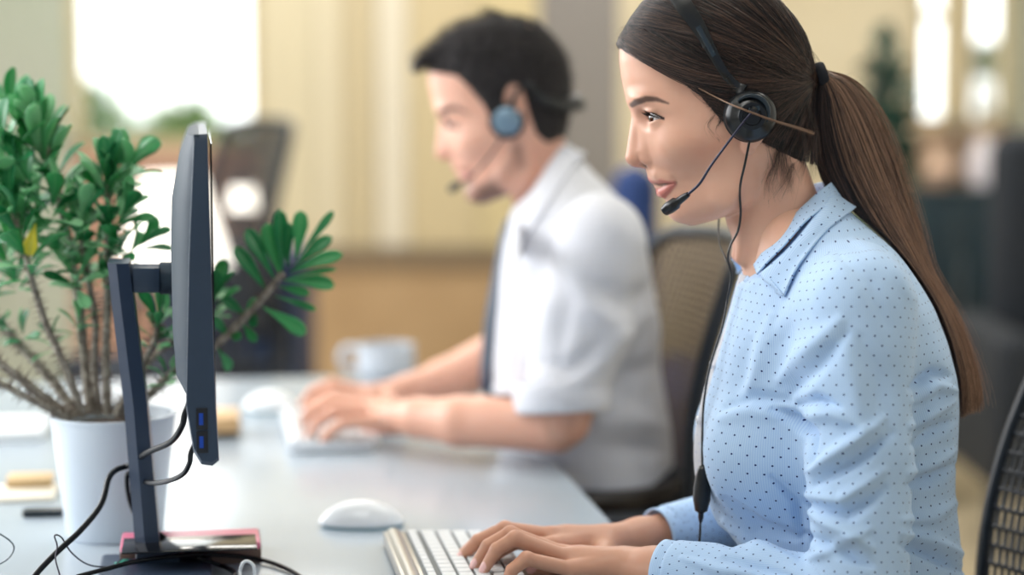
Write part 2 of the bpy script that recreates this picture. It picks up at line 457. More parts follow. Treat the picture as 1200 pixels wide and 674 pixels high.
def w_arms(p, g):
    a = chain(p, [NSH, NSH * .5 + NEL * .5, NEL], [0.054 + g, 0.050 + g, 0.046 + g], 0.01)
    a = smin(a, seg(p, NEL, NWR, 0.044 + g, 0.030 + g), 0.012)
    b = chain(p, [FSH, FEL], [0.058 + g, 0.042 + g])
    b = smin(b, seg(p, FEL, FWR, 0.042 + g, 0.030 + g), 0.012)
    return a, b
def w_body(p):
    q = F23(p)
    d = w_torso(q, -15) * K23
    a, b = w_arms(p, -0.017)
    d = smin(d, np.minimum(a, b), 0.02)
    hip = P(1020, 800, 2.3)
    for s in (-1, 1):
        h = hip + np.array([0, .09 * s, 0]); k = h + np.array([-.42, .03 * s, .0]); an = k + np.array([.06, .0, -.42])
        d = smin(d, chain(p, [h, k, an], [.075, .055, .035]), 0.02)
        d = smin(d, seg(p, an, an + np.array([-.15, 0, -.04]), .03, .02), .01)
    return d
def w_head(p): return head_d(F23(p)) * K23
def w_attr(v):
    q = F23(v); qa = q.copy(); qa[:, 2] = np.abs(qa[:, 2])
    ok = q[:, 1] < 300
    bl = np.exp(-(((qa[:, 0] - 822) / 30) ** 2 + ((qa[:, 1] - 176 + (qa[:, 0] - 818) * 0.35) / 15) ** 2)) * ok
    bl = np.maximum(bl, 0.7 * np.exp(-(((qa[:, 0] - 745) / 12) ** 2 + ((qa[:, 1] - 189) / 9) ** 2)))
    nail = np.zeros(len(v))
    for H in (WL, WR):
        for F, r in zip(H['fingers'], H['r']):
            t = (F[3] - F[2]) / np.linalg.norm(F[3] - F[2]); up = np.array([-.35, -.75, .8]); up -= t * (up @ t); up /= np.linalg.norm(up)
            c = F[3] + up * r * .75 - t * 0.001; side = np.cross(t, up); x = v - c
            e = np.sqrt(((x @ t) / .0078) ** 2 + ((x @ side) / .0052) ** 2 + ((x @ up) / .0045) ** 2)
            nail = np.maximum(nail, np.clip((1.05 - e) * 8, 0, 1))
    eye = np.linalg.norm(qa - EYE, axis=1)
    q2 = qa.copy(); q2[:, 2] = 0
    k_ = 1 - qa[:, 2] / FPX
    q2[:, 0] = 600 + (qa[:, 0] - 600) / k_; q2[:, 1] = 337 + (qa[:, 1] - 337) / k_      # as the photo shows it
    line = chain(q2, [(753, 128.5, 0), (758, 128.4, 0), (768, 130.2, 0), (777, 133.6, 0), (783, 134.5, 0)], [2.0, 2.3, 1.9, 1.3, 0.4])
    dk = np.clip(1 - line / 1.0, 0, 1) * ok * (eye < 20) * (qa[:, 2] > 17)
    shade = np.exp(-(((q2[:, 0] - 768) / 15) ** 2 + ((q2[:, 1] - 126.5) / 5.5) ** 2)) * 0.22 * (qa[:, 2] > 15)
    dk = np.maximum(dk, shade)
    br = chain(q2, [(740.5, 121, 0), (746, 116, 0), (757, 111.2, 0), (769, 111, 0), (783, 115.2, 0)], [2.8, 3.8, 3.3, 2.6, 0.8])
    dk = np.maximum(dk, 0.85 * np.clip(0.6 - br / 2.2, 0, 1) * (qa[:, 2] > 11) * ok)
    dk = np.maximum(dk, .8 * np.clip(1.0 - gap_d(qa) / 1.5, 0, 1) * ok * (1 - lip_mask(q)))
    nos = ell(qa, (753, 194.6, 7.5), (6.0, 3.4, 3.2))
    dk = np.maximum(dk, 0.6 * np.clip(0.5 - nos / 1.5, 0, 1))
    return dict(tan=np.clip((q[:, 1] - 500) / 60, 0, 1), lips=lip_mask(q), blush=bl, nail=nail, dark=dk)  # tan holds the shade painted on her hands and forearms
W = empty('person', (P(1020, 800, 2.3)[0], 2.3, 0.0), 'dark-haired woman in a pale blue dotted shirt wearing a headset, typing at the white desk', 'person')
SKIN_W = skin_mat('skin_woman', (230, 184, 160), (200, 112, 106), (205, 128, 104))
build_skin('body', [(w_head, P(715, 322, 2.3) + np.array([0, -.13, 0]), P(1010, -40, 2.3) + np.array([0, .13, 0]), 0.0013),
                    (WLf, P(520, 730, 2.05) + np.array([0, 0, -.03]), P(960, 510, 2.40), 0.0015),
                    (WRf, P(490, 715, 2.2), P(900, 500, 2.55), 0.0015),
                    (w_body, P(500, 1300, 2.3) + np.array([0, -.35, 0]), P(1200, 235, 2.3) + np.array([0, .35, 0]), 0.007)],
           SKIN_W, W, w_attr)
def eyeball(c, r, parent, m, name='eye'):
    bm = bmesh.new(); bmesh.ops.create_uvsphere(bm, u_segments=40, v_segments=28, radius=r, matrix=Matrix.Translation(Vector(c)))
    return bm_obj(name, bm, m, parent)
def eye_mat(name, cs, r, gaze=(-1, 0, 0)):
    """iris and pupil around the gaze axis of each of the eyes at cs"""
    m = mat(name, (236, 232, 230), 0.06, spec=0.8); N, L, b = nodes(m)
    g = N.new('ShaderNodeNewGeometry'); best = None
    for c in cs:
        s = N.new('ShaderNodeVectorMath'); s.operation = 'DISTANCE'; s.inputs[1].default_value = Vector(c) + Vector(gaze).normalized() * r
        L.new(g.outputs['Position'], s.inputs[0])
        if best is None: best = s.outputs['Value']
        else:
            mn = N.new('ShaderNodeMath'); mn.operation = 'MINIMUM'; L.new(best, mn.inputs[0]); L.new(s.outputs['Value'], mn.inputs[1]); best = mn.outputs[0]
    sc = N.new('ShaderNodeMath'); sc.operation = 'DIVIDE'; sc.inputs[1].default_value = r; L.new(best, sc.inputs[0])
    cr = N.new('ShaderNodeValToRGB'); e = cr.color_ramp.elements
    e[0].position = 0.0; e[0].color = (0.002, 0.002, 0.002, 1); e[1].position = 0.66; e[1].color = hexc(226, 222, 222)
    for ps, c in ((0.24, (0.002, 0.002, 0.002, 1)), (0.28, hexc(88, 48, 24)), (0.50, hexc(64, 34, 20)), (0.58, hexc(26, 16, 12))):
        x = cr.color_ramp.elements.new(ps); x.color = c
    L.new(sc.outputs[0], cr.inputs['Fac']); L.new(cr.outputs['Color'], b.inputs['Base Color'])
    return m
WEYES = [P(EYE[0], EYE[1], 2.3) + np.array([0, s * EYE[2] * K23, 0]) for s in (-1, 1)]
EM = eye_mat('eye_woman', WEYES, 13.7 * K23, (-1, -.30, 0.02))
for c in WEYES: eyeball(c, 13.7 * K23, W, EM)
# ------------------------------------------------------------------ her shirt
def shirt_mat(name, base, dots=None, stripe=None, rough=0.75):
    m = mat(name, base, rough, spec=0.2, Sheen_Weight=0.15)
    N, L, b = nodes(m)
    a = N.new('ShaderNodeAttribute'); a.attribute_name = 'st'
    def math_(op, x, y=None):
        n = N.new('ShaderNodeMath'); n.operation = op
        for i, z in enumerate((x, y)):
            if z is None: continue
            if isinstance(z, (int, float)): n.inputs[i].default_value = z
            else: L.new(z, n.inputs[i])
        return n.outputs[0]
    sp = N.new('ShaderNodeSeparateXYZ'); L.new(a.outputs['Vector'], sp.inputs[0])
    c = None
    mx = N.new('ShaderNodeMix'); mx.data_type = 'RGBA'
    mx.inputs['A'].default_value = hexc(*base)
    if stripe:
        s = math_('FRACT', math_('DIVIDE', sp.outputs[0], 0.0021))
        L.new(math_('MULTIPLY', math_('LESS_THAN', s, 0.42), 0.55), mx.inputs['Factor']); mx.inputs['B'].default_value = hexc(*stripe)
    c = mx.outputs['Result']
    if dots:
        g = 0.0142
        x = math_('DIVIDE', sp.outputs[0], g); y = math_('DIVIDE', sp.outputs[1], g)
        best = None
        for o in (0.0, 0.5):
            fx = math_('SUBTRACT', math_('FRACT', math_('ADD', x, o)), 0.5); fy = math_('SUBTRACT', math_('FRACT', math_('ADD', math_('MULTIPLY', y, 0.72), o)), 0.5)
            fy = math_('DIVIDE', fy, 0.72)
            d = math_('SQRT', math_('ADD', math_('MULTIPLY', fx, fx), math_('MULTIPLY', fy, fy)))
            best = d if best is None else math_('MINIMUM', best, d)
        mk = math_('LESS_THAN', best, 0.070)
        m2 = N.new('ShaderNodeMix'); m2.data_type = 'RGBA'; L.new(mk, m2.inputs['Factor']); L.new(c, m2.inputs['A']); m2.inputs['B'].default_value = hexc(*dots); c = m2.outputs['Result']
    L.new(c, b.inputs['Base Color'])
    t = N.new('ShaderNodeTexNoise'); t.inputs['Scale'].default_value = 60; t.inputs['Detail'].default_value = 3
    tc = N.new('ShaderNodeTexCoord'); L.new(tc.outputs['Object'], t.inputs['Vector'])
    bp = N.new('ShaderNodeBump'); bp.inputs['Strength'].default_value = 0.25; bp.inputs['Distance'].default_value = 0.002
    L.new(t.outputs['Fac'], bp.inputs['Height']); L.new(bp.outputs['Normal'], b.inputs['Normal'])
    return m
DOTTED = shirt_mat('dotted_cotton', (190, 216, 245), dots=(26, 48, 112), stripe=(154, 192, 236))
S_TORSO = Rows([(205, 900, 965, 52), (225, 884, 975, 60), (245, 872, 992, 76), (262, 866, 1012, 98), (280, 865, 1034, 120), (300, 866, 1052, 138), (330, 866, 1074, 154), (360, 858, 1092, 164),
                (400, 845, 1108, 166), (440, 834, 1118, 163), (480, 824, 1121, 158), (520, 819, 1119, 150), (560, 822, 1117, 141), (590, 832, 1117, 136), (620, 852, 1120, 132),
                (660, 876, 1126, 134), (700, 884, 1136, 145), (760, 882, 1164, 174), (810, 888, 1174, 186)], 7.0)
def s_torso(q):
    d = S_TORSO.d(q)
    qq = q.copy(); qq[:, 2] = np.abs(qq[:, 2])
    d = smin(d, ell(qq, (895, 520, 70), (76, 72, 66)), 22)
    d = smin(d, ell(qq, (984, 336, 118), (56, 58, 46)), 24)
    return d
def w_shirt_parts(p):
    q = F23(p)
    t = s_torso(q)
    cut = ((q[:, 0] - 972) * -0.723 + (q[:, 1] - 222) * -0.691)
    t = smax(t, cut, 3) * K23
    a, b = w_arms(p, 0.004)
    # the sleeves stop at the cuffs
    for nm, (E, Wr) in enumerate(((NEL, NWR), (FEL, FWR))):
        ax = (Wr - E) / np.linalg.norm(Wr - E)
        c = (p - Wr) @ ax + 0.004
        if nm == 0: a = np.maximum(a, c)
        else: b = np.maximum(b, c)
    return t, a, b
def w_shirt(p):
    t, a, b = w_shirt_parts(p)
    return smin(t, np.minimum(a, b), 0.04)
FOLDS_W = [([(905, 480), (930, 490), (950, 508), (952, 540)], 6, -4.5), ([(914, 446), (945, 415), (984, 376)], 11, 3.0), ([(925, 462), (955, 432), (992, 392)], 8, -2.6),
           ([(936, 474), (958, 468), (985, 478)], 5, -3.5), ([(940, 490), (975, 484), (1010, 500)], 8, 2.6), ([(1036, 490), (1000, 520), (950, 552)], 8, 4.0), ([(1045, 508), (1005, 538), (955, 568)], 7, -3.4),
           ([(1036, 572), (993, 602), (947, 592)], 8, -3.6), ([(945, 580), (985, 588), (1035, 552)], 8, 3.0), ([(950, 600), (990, 622), (1020, 642)], 8, 3.6), ([(945, 628), (985, 645), (1020, 662)], 7, -3.4),
           ([(1020, 620), (980, 640), (950, 655)], 6, 2.4), ([(1010, 400), (1030, 440), (1040, 500)], 14, -2.4), ([(985, 400), (1003, 450), (1010, 500)], 14, 2.2),
           ([(1068, 455), (1092, 437), (1112, 440)], 5, -3.6), ([(1072, 470), (1095, 452), (1118, 458)], 6, 3.0), ([(1068, 500), (1092, 482), (1116, 470)], 7, 3.0), ([(1070, 520), (1095, 505), (1118, 492)], 6, -3.0),
           ([(1064, 570), (1090, 562), (1118, 545)], 6, -3.2), ([(1066, 555), (1090, 545), (1116, 528)], 7, 2.6), ([(1060, 610), (1090, 606), (1118, 590)], 8, 2.4), ([(1056, 638), (1090, 650), (1128, 668)], 5, -3.6), ([(1058, 624), (1092, 634), (1128, 650)], 6, 2.8),
           ([(850, 478), (880, 466), (925, 470)], 7, -2.6), ([(845, 492), (880, 482), (915, 488)], 9, 1.6), ([(880, 400), (870, 440), (856, 470)], 9, -1.8), ([(905, 370), (890, 420), (875, 462)], 9, 1.8),
           ([(850, 585), (890, 618), (935, 632)], 7, -3.0), ([(850, 610), (885, 640), (930, 655)], 6, 2.4), ([(905, 560), (935, 590), (942, 640)], 6, -2.4), ([(1000, 280), (1040, 305), (1070, 350)], 8, 1.6), ([(985, 300), (1020, 330), (1040, 380)], 10, -1.6),
           ([(940, 330), (925, 370), (905, 400)], 9, 1.4), ([(800, 655), (840, 668), (880, 672)], 5, 2.4), ([(850, 655), (890, 664), (930, 676)], 5, -2.6), ([(790, 592), (830, 600), (860, 622)], 6, 2.2), ([(800, 612), (835, 622), (862, 640)], 5, -2.2)]
def seen(p):
    """photo coordinates of world points"""
    x = p[:, 0]; y = p[:, 1]; z = p[:, 2] - CAMZ
    f = y * CP - z * SP; up = z * CP + y * SP
    return 600 + FPX * x / f, 337 - FPX * up / f
def fold(v, n, folds, unit, side=None):
    u0, v0 = seen(v)
    p2 = np.stack([u0, v0, 0 * u0], 1); d = np.zeros(len(v))
    for pts, wd, h in folds:
        pp = [np.array([a, b, 0.0]) for a, b in pts]
        L_ = [np.linalg.norm(pp[i + 1] - pp[i]) for i in range(len(pp) - 1)]; tot = sum(L_)
        best = np.full(len(v), 1e9); tt = np.zeros(len(v)); acc = 0
        for i in range(len(pp) - 1):
            ab = pp[i + 1] - pp[i]; t = np.clip(((p2 - pp[i]) @ ab) / (ab @ ab), 0, 1)
            ds = np.linalg.norm(p2 - pp[i] - t[:, None] * ab, axis=1); m = ds < best
            best = np.where(m, ds, best); tt = np.where(m, (acc + t * L_[i]) / tot, tt); acc += L_[i]
        wv = wd * (0.6 + 0.6 * np.sin(np.pi * tt))
        d += h * np.exp(-(best / wv) ** 2) * (0.35 + 0.65 * np.sin(np.pi * np.clip(tt, 0.02, 0.98)))
    if side is not None: d = d * side
    return v + n * (d * unit)[:, None]
def wave(v, n, amp, f, seed=0):
    r = np.random.default_rng(seed); d = 0
    for _ in range(7):
        k = r.normal(size=3); k /= np.linalg.norm(k); k[2] *= 0.8
        d = d + np.sin(v @ k * f * r.uniform(.6, 1.6) + r.uniform(0, 6) + 1.5 * np.sin(v @ r.normal(size=3) * f * .5))
    return v + n * (d * amp / 3)[:, None]
def arm_st(p, pts):
    acc = 0; best = np.full(len(p), 1e9); s = np.zeros(len(p)); t_ = np.zeros(len(p))
    for a, b in zip(pts, pts[1:]):
        ab = b - a; L_ = np.linalg.norm(ab); ax = ab / L_
        t = np.clip((p - a) @ ax, 0, L_); r = p - a - t[:, None] * ax; d = np.linalg.norm(r, axis=1)
        e1 = np.cross(ax, [0, 1, 0.]); e1 /= np.linalg.norm(e1); e2 = np.cross(ax, e1)
        m = d < best
        best = np.where(m, d, best); s = np.where(m, np.arctan2(r @ e1, -(r @ e2) * np.sign(e2[1])) * 0.052, s); t_ = np.where(m, acc + (p - a) @ ax, t_); acc += L_
    return s, t_
def w_st(v):
    t, a, b = w_shirt_parts(v); q = F23(v)
    th = np.arctan2(q[:, 0] - 975, np.abs(q[:, 2]) + 25)
    out = np.stack([th * 0.145, v[:, 2] * 1.0, 0 * t], 1)
    for d, pts in ((a, [NSH, NEL, NWR]), (b, [FSH, FEL, FWR])):
        s, l = arm_st(v, pts); m = d < t - 0.001
        out[m, 0] = s[m]; out[m, 1] = l[m]
    return out
v, q = mesh_field(w_shirt, P(720, 840, 2.3) + np.array([0, -.3, 0]), P(1185, 195, 2.3) + np.array([0, .3, 0]), 0.0028)
st = w_st(v)
n = vnormals(v, q)
near = np.clip((2.34 - v[:, 1]) / 0.06, 0.0, 1)
v = fold(v, n, FOLDS_W, 0.0029, near); v = wave(v, n, 0.0010, 60, 3)
SH = mesh_np('shirt', v, q, DOTTED, W, attrs=dict(st=st))
def strip(name, A, B, mt, parent, th=0.0012, n=10, clear=None, bulge=0.0, lift=0.003):
    """a band of cloth between the curves A and B, th thick"""
    A = np.asarray(A); B = np.asarray(B); m = max(len(A), len(B)); k = n
    A, B = [np.stack([np.interp(np.linspace(0, 1, m), np.linspace(0, 1, len(X)), X[:, j]) for j in range(3)], 1) for X in (A, B)]
    t = np.linspace(0, 1, k)[None, :, None]
    S = A[:, None] * (1 - t) + B[:, None] * t
    du = np.gradient(S, axis=0); dv = np.gradient(S, axis=1); nn = np.cross(du, dv); nn /= np.maximum(np.linalg.norm(nn, axis=2, keepdims=True), 1e-9)
    S = S + nn * bulge * np.sin(np.pi * t)
    if clear is not None:
        X = S.reshape(-1, 3)
        for _ in range(4):
            d_, g_ = grad(clear, X, .001); X = X + g_ / np.maximum(np.linalg.norm(g_, axis=1, keepdims=True), .2) * np.clip(lift - d_, 0, .02)[:, None]
        S = X.reshape(S.shape)
    T = S + nn * th
    V_ = np.concatenate([S.reshape(-1, 3), T.reshape(-1, 3)]); o = m * k
    i, j = np.meshgrid(np.arange(m - 1), np.arange(k - 1), indexing='ij'); a = (i * k + j).ravel()
    q1 = np.stack([a, a + k, a + k + 1, a + 1], 1); q2 = q1[:, ::-1] + o
    rim = [r for r in range(k)] ; ed = []
    for r in range(k - 1): ed += [(r, r + 1, r + 1 + o, r + o), ((m - 1) * k + r + 1, (m - 1) * k + r, (m - 1) * k + r + o, (m - 1) * k + r + 1 + o)]
    for r in range(m - 1): ed += [(r * k + k, r * k, r * k + o, r * k + k + o), (r * k + k - 1, r * k + 2 * k - 1, r * k + 2 * k - 1 + o, r * k + k - 1 + o)]
    Q = np.concatenate([q1, q2, np.array(ed)])
    ss = np.concatenate([[0], np.cumsum(np.linalg.norm(np.diff(A, axis=0), axis=1))])
    wv = np.linalg.norm(B - A, axis=1)
    st = np.stack([(t[0, :, 0][None] * wv[:, None]), np.repeat(ss[:, None], k, 1), np.zeros((m, k))], 2).reshape(-1, 3)
    return mesh_np(name, V_, Q, mt, parent, attrs=dict(st=np.concatenate([st, st])))
# collar: the inner edge lies round the neck, the leaf folds down over the shirt
def Yw(w): return 2.3 - w * K23
def on(uvs, f, lift):
    p = hit(uvs, lambda x: f(x) - lift); return p
S_in = smooth_path([(884, 311), (897, 293), (913, 277), (934, 250), (947, 237)], 6)
A = on(S_in, w_head, 0.004)
back = np.array([P(975, 214, 2.3)])
A = np.concatenate([A, smooth_path([A[-1], P(962, 223, 2.262), P(972, 215, 2.285), P(976, 213, 2.305)], 5)[1:]])
S_out = smooth_path([(918, 347), (925, 330), (935, 311), (953, 287), (970, 268), (984, 257)], 6)
T_only = lambda x: s_torso(F23(x)) * K23
B = on(S_out, lambda x: np.minimum(w_shirt(x), T_only(x)), 0.004)
B = np.concatenate([B, smooth_path([B[-1], P(1002, 244, 2.27), P(1005, 240, 2.305)], 5)[1:]])
strip('collar', A, B, DOTTED, SH, 0.0018, 20, clear=lambda x: np.minimum(w_shirt(x), w_head(x)), bulge=0.003)
S_low = smooth_path([(888, 322), (902, 306), (920, 288), (943, 262), (960, 248), (972, 238)], 6)
Cl = on(S_low, lambda x: np.minimum(w_shirt(x), T_only(x)), 0.0); Cl = np.concatenate([Cl, smooth_path([Cl[-1], P(984, 230, 2.285), P(986, 228, 2.305)], 5)[1:]])
strip('collar_stand', Cl, A, DOTTED, SH, 0.0015, 8)
mir = lambda X, du: np.stack([X[:, 0] - du, 4.61 - X[:, 1], X[:, 2]], 1)
k = np.linspace(1, 0, len(A)) ** 2
B = np.stack([np.interp(np.linspace(0, 1, len(A)), np.linspace(0, 1, len(B)), B[:, j]) for j in range(3)], 1)
strip('collar', mir(B, 0.022 * k), mir(A, 0.016 * k), DOTTED, SH, 0.0018, 10, bulge=0.003)
# the collar's front corner by the throat
strip('collar_band', on([(871, 329), (876, 322), (881, 315), (885, 310)], w_shirt, 0.003), on([(919, 348), (912, 340), (902, 328), (890, 315)], w_shirt, 0.0045), DOTTED, SH, 0.0016, 10, bulge=0.001)
# button placket down the front
pl = [(868, 322), (862, 345), (854, 375), (842, 410), (829, 448), (821, 482), (815, 520), (817, 560), (826, 588)]
PA = smooth_path([P(u, v, Yw(-10)) for u, v in pl]); PB = smooth_path([P(u + 9, v, Yw(12)) for u, v in pl])
strip('placket', PA, PB, shirt_mat('placket_cotton', (222, 226, 240), dots=(150, 160, 200)), SH, 0.002, 6)
for (E, Wr, r) in ((NEL, NWR, 0.0345), (FEL, FWR, 0.0345)):
    ax = (Wr - E) / np.linalg.norm(Wr - E); e1 = np.cross(ax, [0, 0, 1.]); e1 /= np.linalg.norm(e1); e2 = np.cross(e1, ax)
    th = np.linspace(0, 2 * np.pi, 49)
    ring = lambda c, rr: np.array([c + (e1 * math.cos(t) + e2 * math.sin(t) * 0.93) * rr for t in th])
    strip('cuff', ring(Wr - ax * 0.045, r + 0.0015), ring(Wr + ax * 0.010, r - 0.0005), DOTTED, SH, 0.0022, 12, bulge=0.001)
BTN = mat('pearl_button', (230, 232, 238), .2)
for (u, v) in ((836, 428), (820, 492)):
    bm = bmesh.new(); lathe(bm, [(0, .0022), (.0035, .0022), (.0048, .0016), (.005, 0), (0, 0)], P(u - 2, v, 2.298), 20, Matrix.Rotation(-math.pi / 2, 3, 'Y')); bm_obj('button', bm, BTN, SH)
# skirt or trousers below the desk
TRW = mat('navy_trousers', (32, 38, 56), .8)
def w_tr(p):
    d = 9.0; hip = P(1020, 800, 2.3)
    pel = ell(p, hip + np.array([0.01, 0, 0.0]), (.15, .175, .11))
    for s in (-1, 1):
        h = hip + np.array([0, .09 * s, 0]); k = h + np.array([-.42, .03 * s, .0]); an = k + np.array([.06, .0, -.40])
        d = smin(d, chain(p, [h, k, an], [.085, .064, .048]), 0.02)
    return smin(d, pel, .03)
v, q = mesh_field(w_tr, (-.2, 1.9, .05), (.75, 2.7, .78), 0.008)
mesh_np('trousers', v, q, TRW, W)
def shoe(at, m, parent):
    at = np.asarray(at)
    f = lambda p: np.maximum(smin(ell(p, at + np.array([-.06, 0, .035]), (.105, .042, .04)), ell(p, at + np.array([.03, 0, .06]), (.05, .038, .06)), .03), at[2] + 0.0 - p[:, 2])
    v, q = mesh_field(f, at + np.array([-.2, -.07, -.02]), at + np.array([.12, .07, .14]), 0.005)
    return mesh_np('shoe', v, q, m, parent)
for s in (-1, 1):
    hip = P(1020, 800, 2.3); shoe((hip[0] - .38, 2.3 + .12 * s, 0.0), mat('black_leather', (20, 20, 22), .35), W)
# ------------------------------------------------------------------ her hair
def hair_mat(name, dark, light, lo=0.15, hi=0.9, rough=0.38, mesh=False):
    m = mat(name, dark, .6 if mesh else rough, spec=0.25 if mesh else 0.6); N, L, b = nodes(m)
    if mesh:
        tc = N.new('ShaderNodeTexCoord'); mp = N.new('ShaderNodeMapping'); mp.inputs['Scale'].default_value = (40, 260, 260); L.new(tc.outputs['Object'], mp.inputs['Vector'])
        t = N.new('ShaderNodeTexNoise'); t.inputs['Scale'].default_value = 1; L.new(mp.outputs[0], t.inputs['Vector']); src = t.outputs['Fac']
    else:
        h = N.new('ShaderNodeHairInfo'); mm = N.new('ShaderNodeMath'); mm.operation = 'MULTIPLY'; L.new(h.outputs['Random'], mm.inputs[0]); mm.inputs[1].default_value = 0.75
        ad = N.new('ShaderNodeMath'); ad.operation = 'MULTIPLY_ADD'; L.new(h.outputs['Intercept'], ad.inputs[0]); ad.inputs[1].default_value = 0.35; L.new(mm.outputs[0], ad.inputs[2]); src = ad.outputs[0]
    r = N.new('ShaderNodeValToRGB'); e = r.color_ramp.elements; e[0].position = lo; e[0].color = hexc(*dark); e[1].position = hi; e[1].color = hexc(*light)
    L.new(src, r.inputs['Fac']); L.new(r.outputs['Color'], b.inputs['Base Color'])
    return m
HL = np.array([(718, 50), (727, 54), (745, 64), (755, 69), (783, 79), (804, 93), (820, 105), (834, 121), (846, 134), (858, 140), (872, 148), (890, 158), (900, 163), (912, 171), (930, 184), (955, 194)], float)
HLf = HL.copy(); kk = np.interp(HL[:, 0], [718, 760, 850, 900, 955], [1.0, 1.02, 1.033, 1.03, 1.0]); HLf[:, 0] = 600 + (HL[:, 0] - 600) / kk; HLf[:, 1] = 337 + (HL[:, 1] - 337) / kk
def vh(u): return np.interp(u, HLf[:, 0], HLf[:, 1])
def w_cap(p):
    q = F23(p); T = np.clip((vh(q[:, 0]) - q[:, 1]) * 0.26 - 1.8, -4, 3.6)
    T = T + 3.0 * np.exp(-(((q[:, 0] - 946) / 22) ** 2 + ((q[:, 1] - 88) / 22) ** 2))
    d = SKULL.d(q) - T
    nk = NECK.d(q) - np.clip((vh(q[:, 0]) - q[:, 1]) * 0.3 - 0.5, -4, 3) 
    d = np.where((q[:, 0] > 880) & (q[:, 1] > 120), smin(d, nk, 10), d)
    d = np.maximum(d, q[:, 1] - vh(q[:, 0]) - 6)
    return d * K23
HCAP = hair_mat('hair_cap', (17, 15, 18), (40, 31, 29), mesh=True)
HDARK = hair_mat('hair_dark', (12, 12, 17), (126, 96, 82), 0.40, 1.1)
HLONG = hair_mat('hair_long', (40, 29, 27), (190, 146, 116), 0.15, 1.0)
v, q = mesh_field(w_cap, P(715, 235, 2.3) + np.array([0, -.13, 0]), P(975, -45, 2.3) + np.array([0, .13, 0]), 0.0025)
HAIR = mesh_np('hair', v, q, HCAP, W)
def surf_w(u, v, T):
    fr, bk, hw, n = SKULL.at(v); uc = np.minimum(np.clip(862, fr + 2, bk), fr + 0.72 * (bk - fr))
    a = np.where(u < uc, uc - fr, bk - uc) + T
    x = np.clip(np.abs(u - uc) / a, 0, 1)
    nk = NECK.at(v)[2] * 0.8 * (v > 150) * np.sqrt(np.clip(1 - ((u - 905) / 60) ** 2, 0, 1))
    return np.maximum((hw + T) * (1 - x ** n) ** (1 / n), nk)
def frame_to_world(u, v, w):
    b = (337.0 - v) / FPX; t = 2.3 / (CP + b * SP)
    return np.stack([(u - 600) / FPX * t, 2.3 - w * K23, CAMZ + t * (b * CP - SP)], -1)
def head_strands(n, K=20):
    r = rng
    th = r.uniform(0, 1, n); kind = r.uniform(0, 1, n)
    # roots: along the hairline, and all over the scalp
    s = r.uniform(0, 1, n); iu = np.interp(s, np.linspace(0, 1, len(HLf)), HLf[:, 0]); iv = vh(iu) - r.gamma(1.2, 3.0, n)
    vv = r.uniform(-24, 190, n); fr, bk, hw, _ = SKULL.at(vv); uu = 855 - np.cos(r.uniform(0, np.pi, n)) * (bk - fr) / 2
    uu = np.clip(uu, fr - 4, bk + 4); bad = vv > vh(uu) - 2; vv = np.where(bad, vh(uu) - r.uniform(0, 10, n), vv)
    top = kind > 0.45
    edge = kind > 0.82; ev = r.uniform(-22, 56, n); vv = np.where(edge, ev, vv); uu = np.where(edge, SKULL.at(ev)[0] + r.gamma(1.0, 5.0, n) - 3, uu)
    u0 = np.where(top, uu, iu); v0 = np.where(top, vv, iv)
    t = np.linspace(0, 1, K)[None]
    tu, tv = 958 + r.normal(0, 1.5, n), 93 + r.normal(0, 4, n)
    L_ = np.hypot(tu - u0, tv - v0)
    bow = np.where(v0 > 150, -6, np.where(v0 < 30, -0.02 * L_, 0.10 * L_)) + r.normal(0, 3.0, n) * np.minimum(L_ / 100, 1)
    u = u0[:, None] + (tu - u0)[:, None] * t
    v = v0[:, None] + (tv - v0)[:, None] * t + bow[:, None] * np.sin(np.pi * t ** 0.85)
    # loose locks bunch together
    lock = np.sin(v0 * 0.35 + u0 * 0.12)[:, None] * 2.0 * np.sin(np.pi * t)
    v = v + lock
    T = 4.4 + np.abs(r.normal(0, 1.5, n))[:, None] * np.sin(np.pi * np.clip(t + .12, 0, 1)) + 1.5 * np.sin(u0 * .21 + v0 * .3)[:, None] * np.sin(np.pi * t) + 3.0 * np.exp(-(((u - 946) / 22) ** 2 + ((v - 88) / 22) ** 2))
    w = surf_w(u, v, T)
    side = np.where(r.uniform(0, 1, n) < 0.72, 1, -1)[:, None]
    fr, bk, hw, _ = SKULL.at(v); u = np.clip(u, fr - T, np.where(u > 945, u, bk + T + (v > 110) * 10))
    return frame_to_world(u, v, w * side + r.normal(0, .6, (n, 1)))
hair('hair_strands', head_strands(17000), 0.00016, HDARK, HAIR, (1, .8))
hair('hair_strands', head_strands(900), 0.00017, hair_mat('hair_brown', (66, 46, 38), (140, 104, 84), 0.1, 1), HAIR, (1, .8))
def baby(n, K=9):
    r = rng; s = r.uniform(0, 1, n); iu = np.interp(s, np.linspace(0, 1, len(HLf)), HLf[:, 0]); iv = vh(iu) + r.normal(-1, 2.2, n); t = np.linspace(0, 1, K)[None]
    L_ = r.uniform(14, 34, n); a = np.interp(iu, [720, 760, 820, 860, 900, 950], [-.35, .25, .45, .2, -.7, -1.0]) + r.normal(0, .12, n)
    u = iu[:, None] + (L_ * np.cos(a))[:, None] * t; v = iv[:, None] + (L_ * np.sin(a))[:, None] * t - (3 * np.sin(np.pi * t)) + r.normal(0, 1.2, (n, 1)) * t * t
    T = .4 + 6.5 * t + r.uniform(0, 1, (n, 1)); w = surf_w(u, v, T) * np.where(r.uniform(0, 1, n) < .7, 1, -1)[:, None]
    fr = SKULL.at(v)[0]; u = np.maximum(u, fr - T)
    return frame_to_world(u, v, w)
hair('hairline_strands', baby(1700), 0.00009, HDARK, HAIR, (.8, 1))
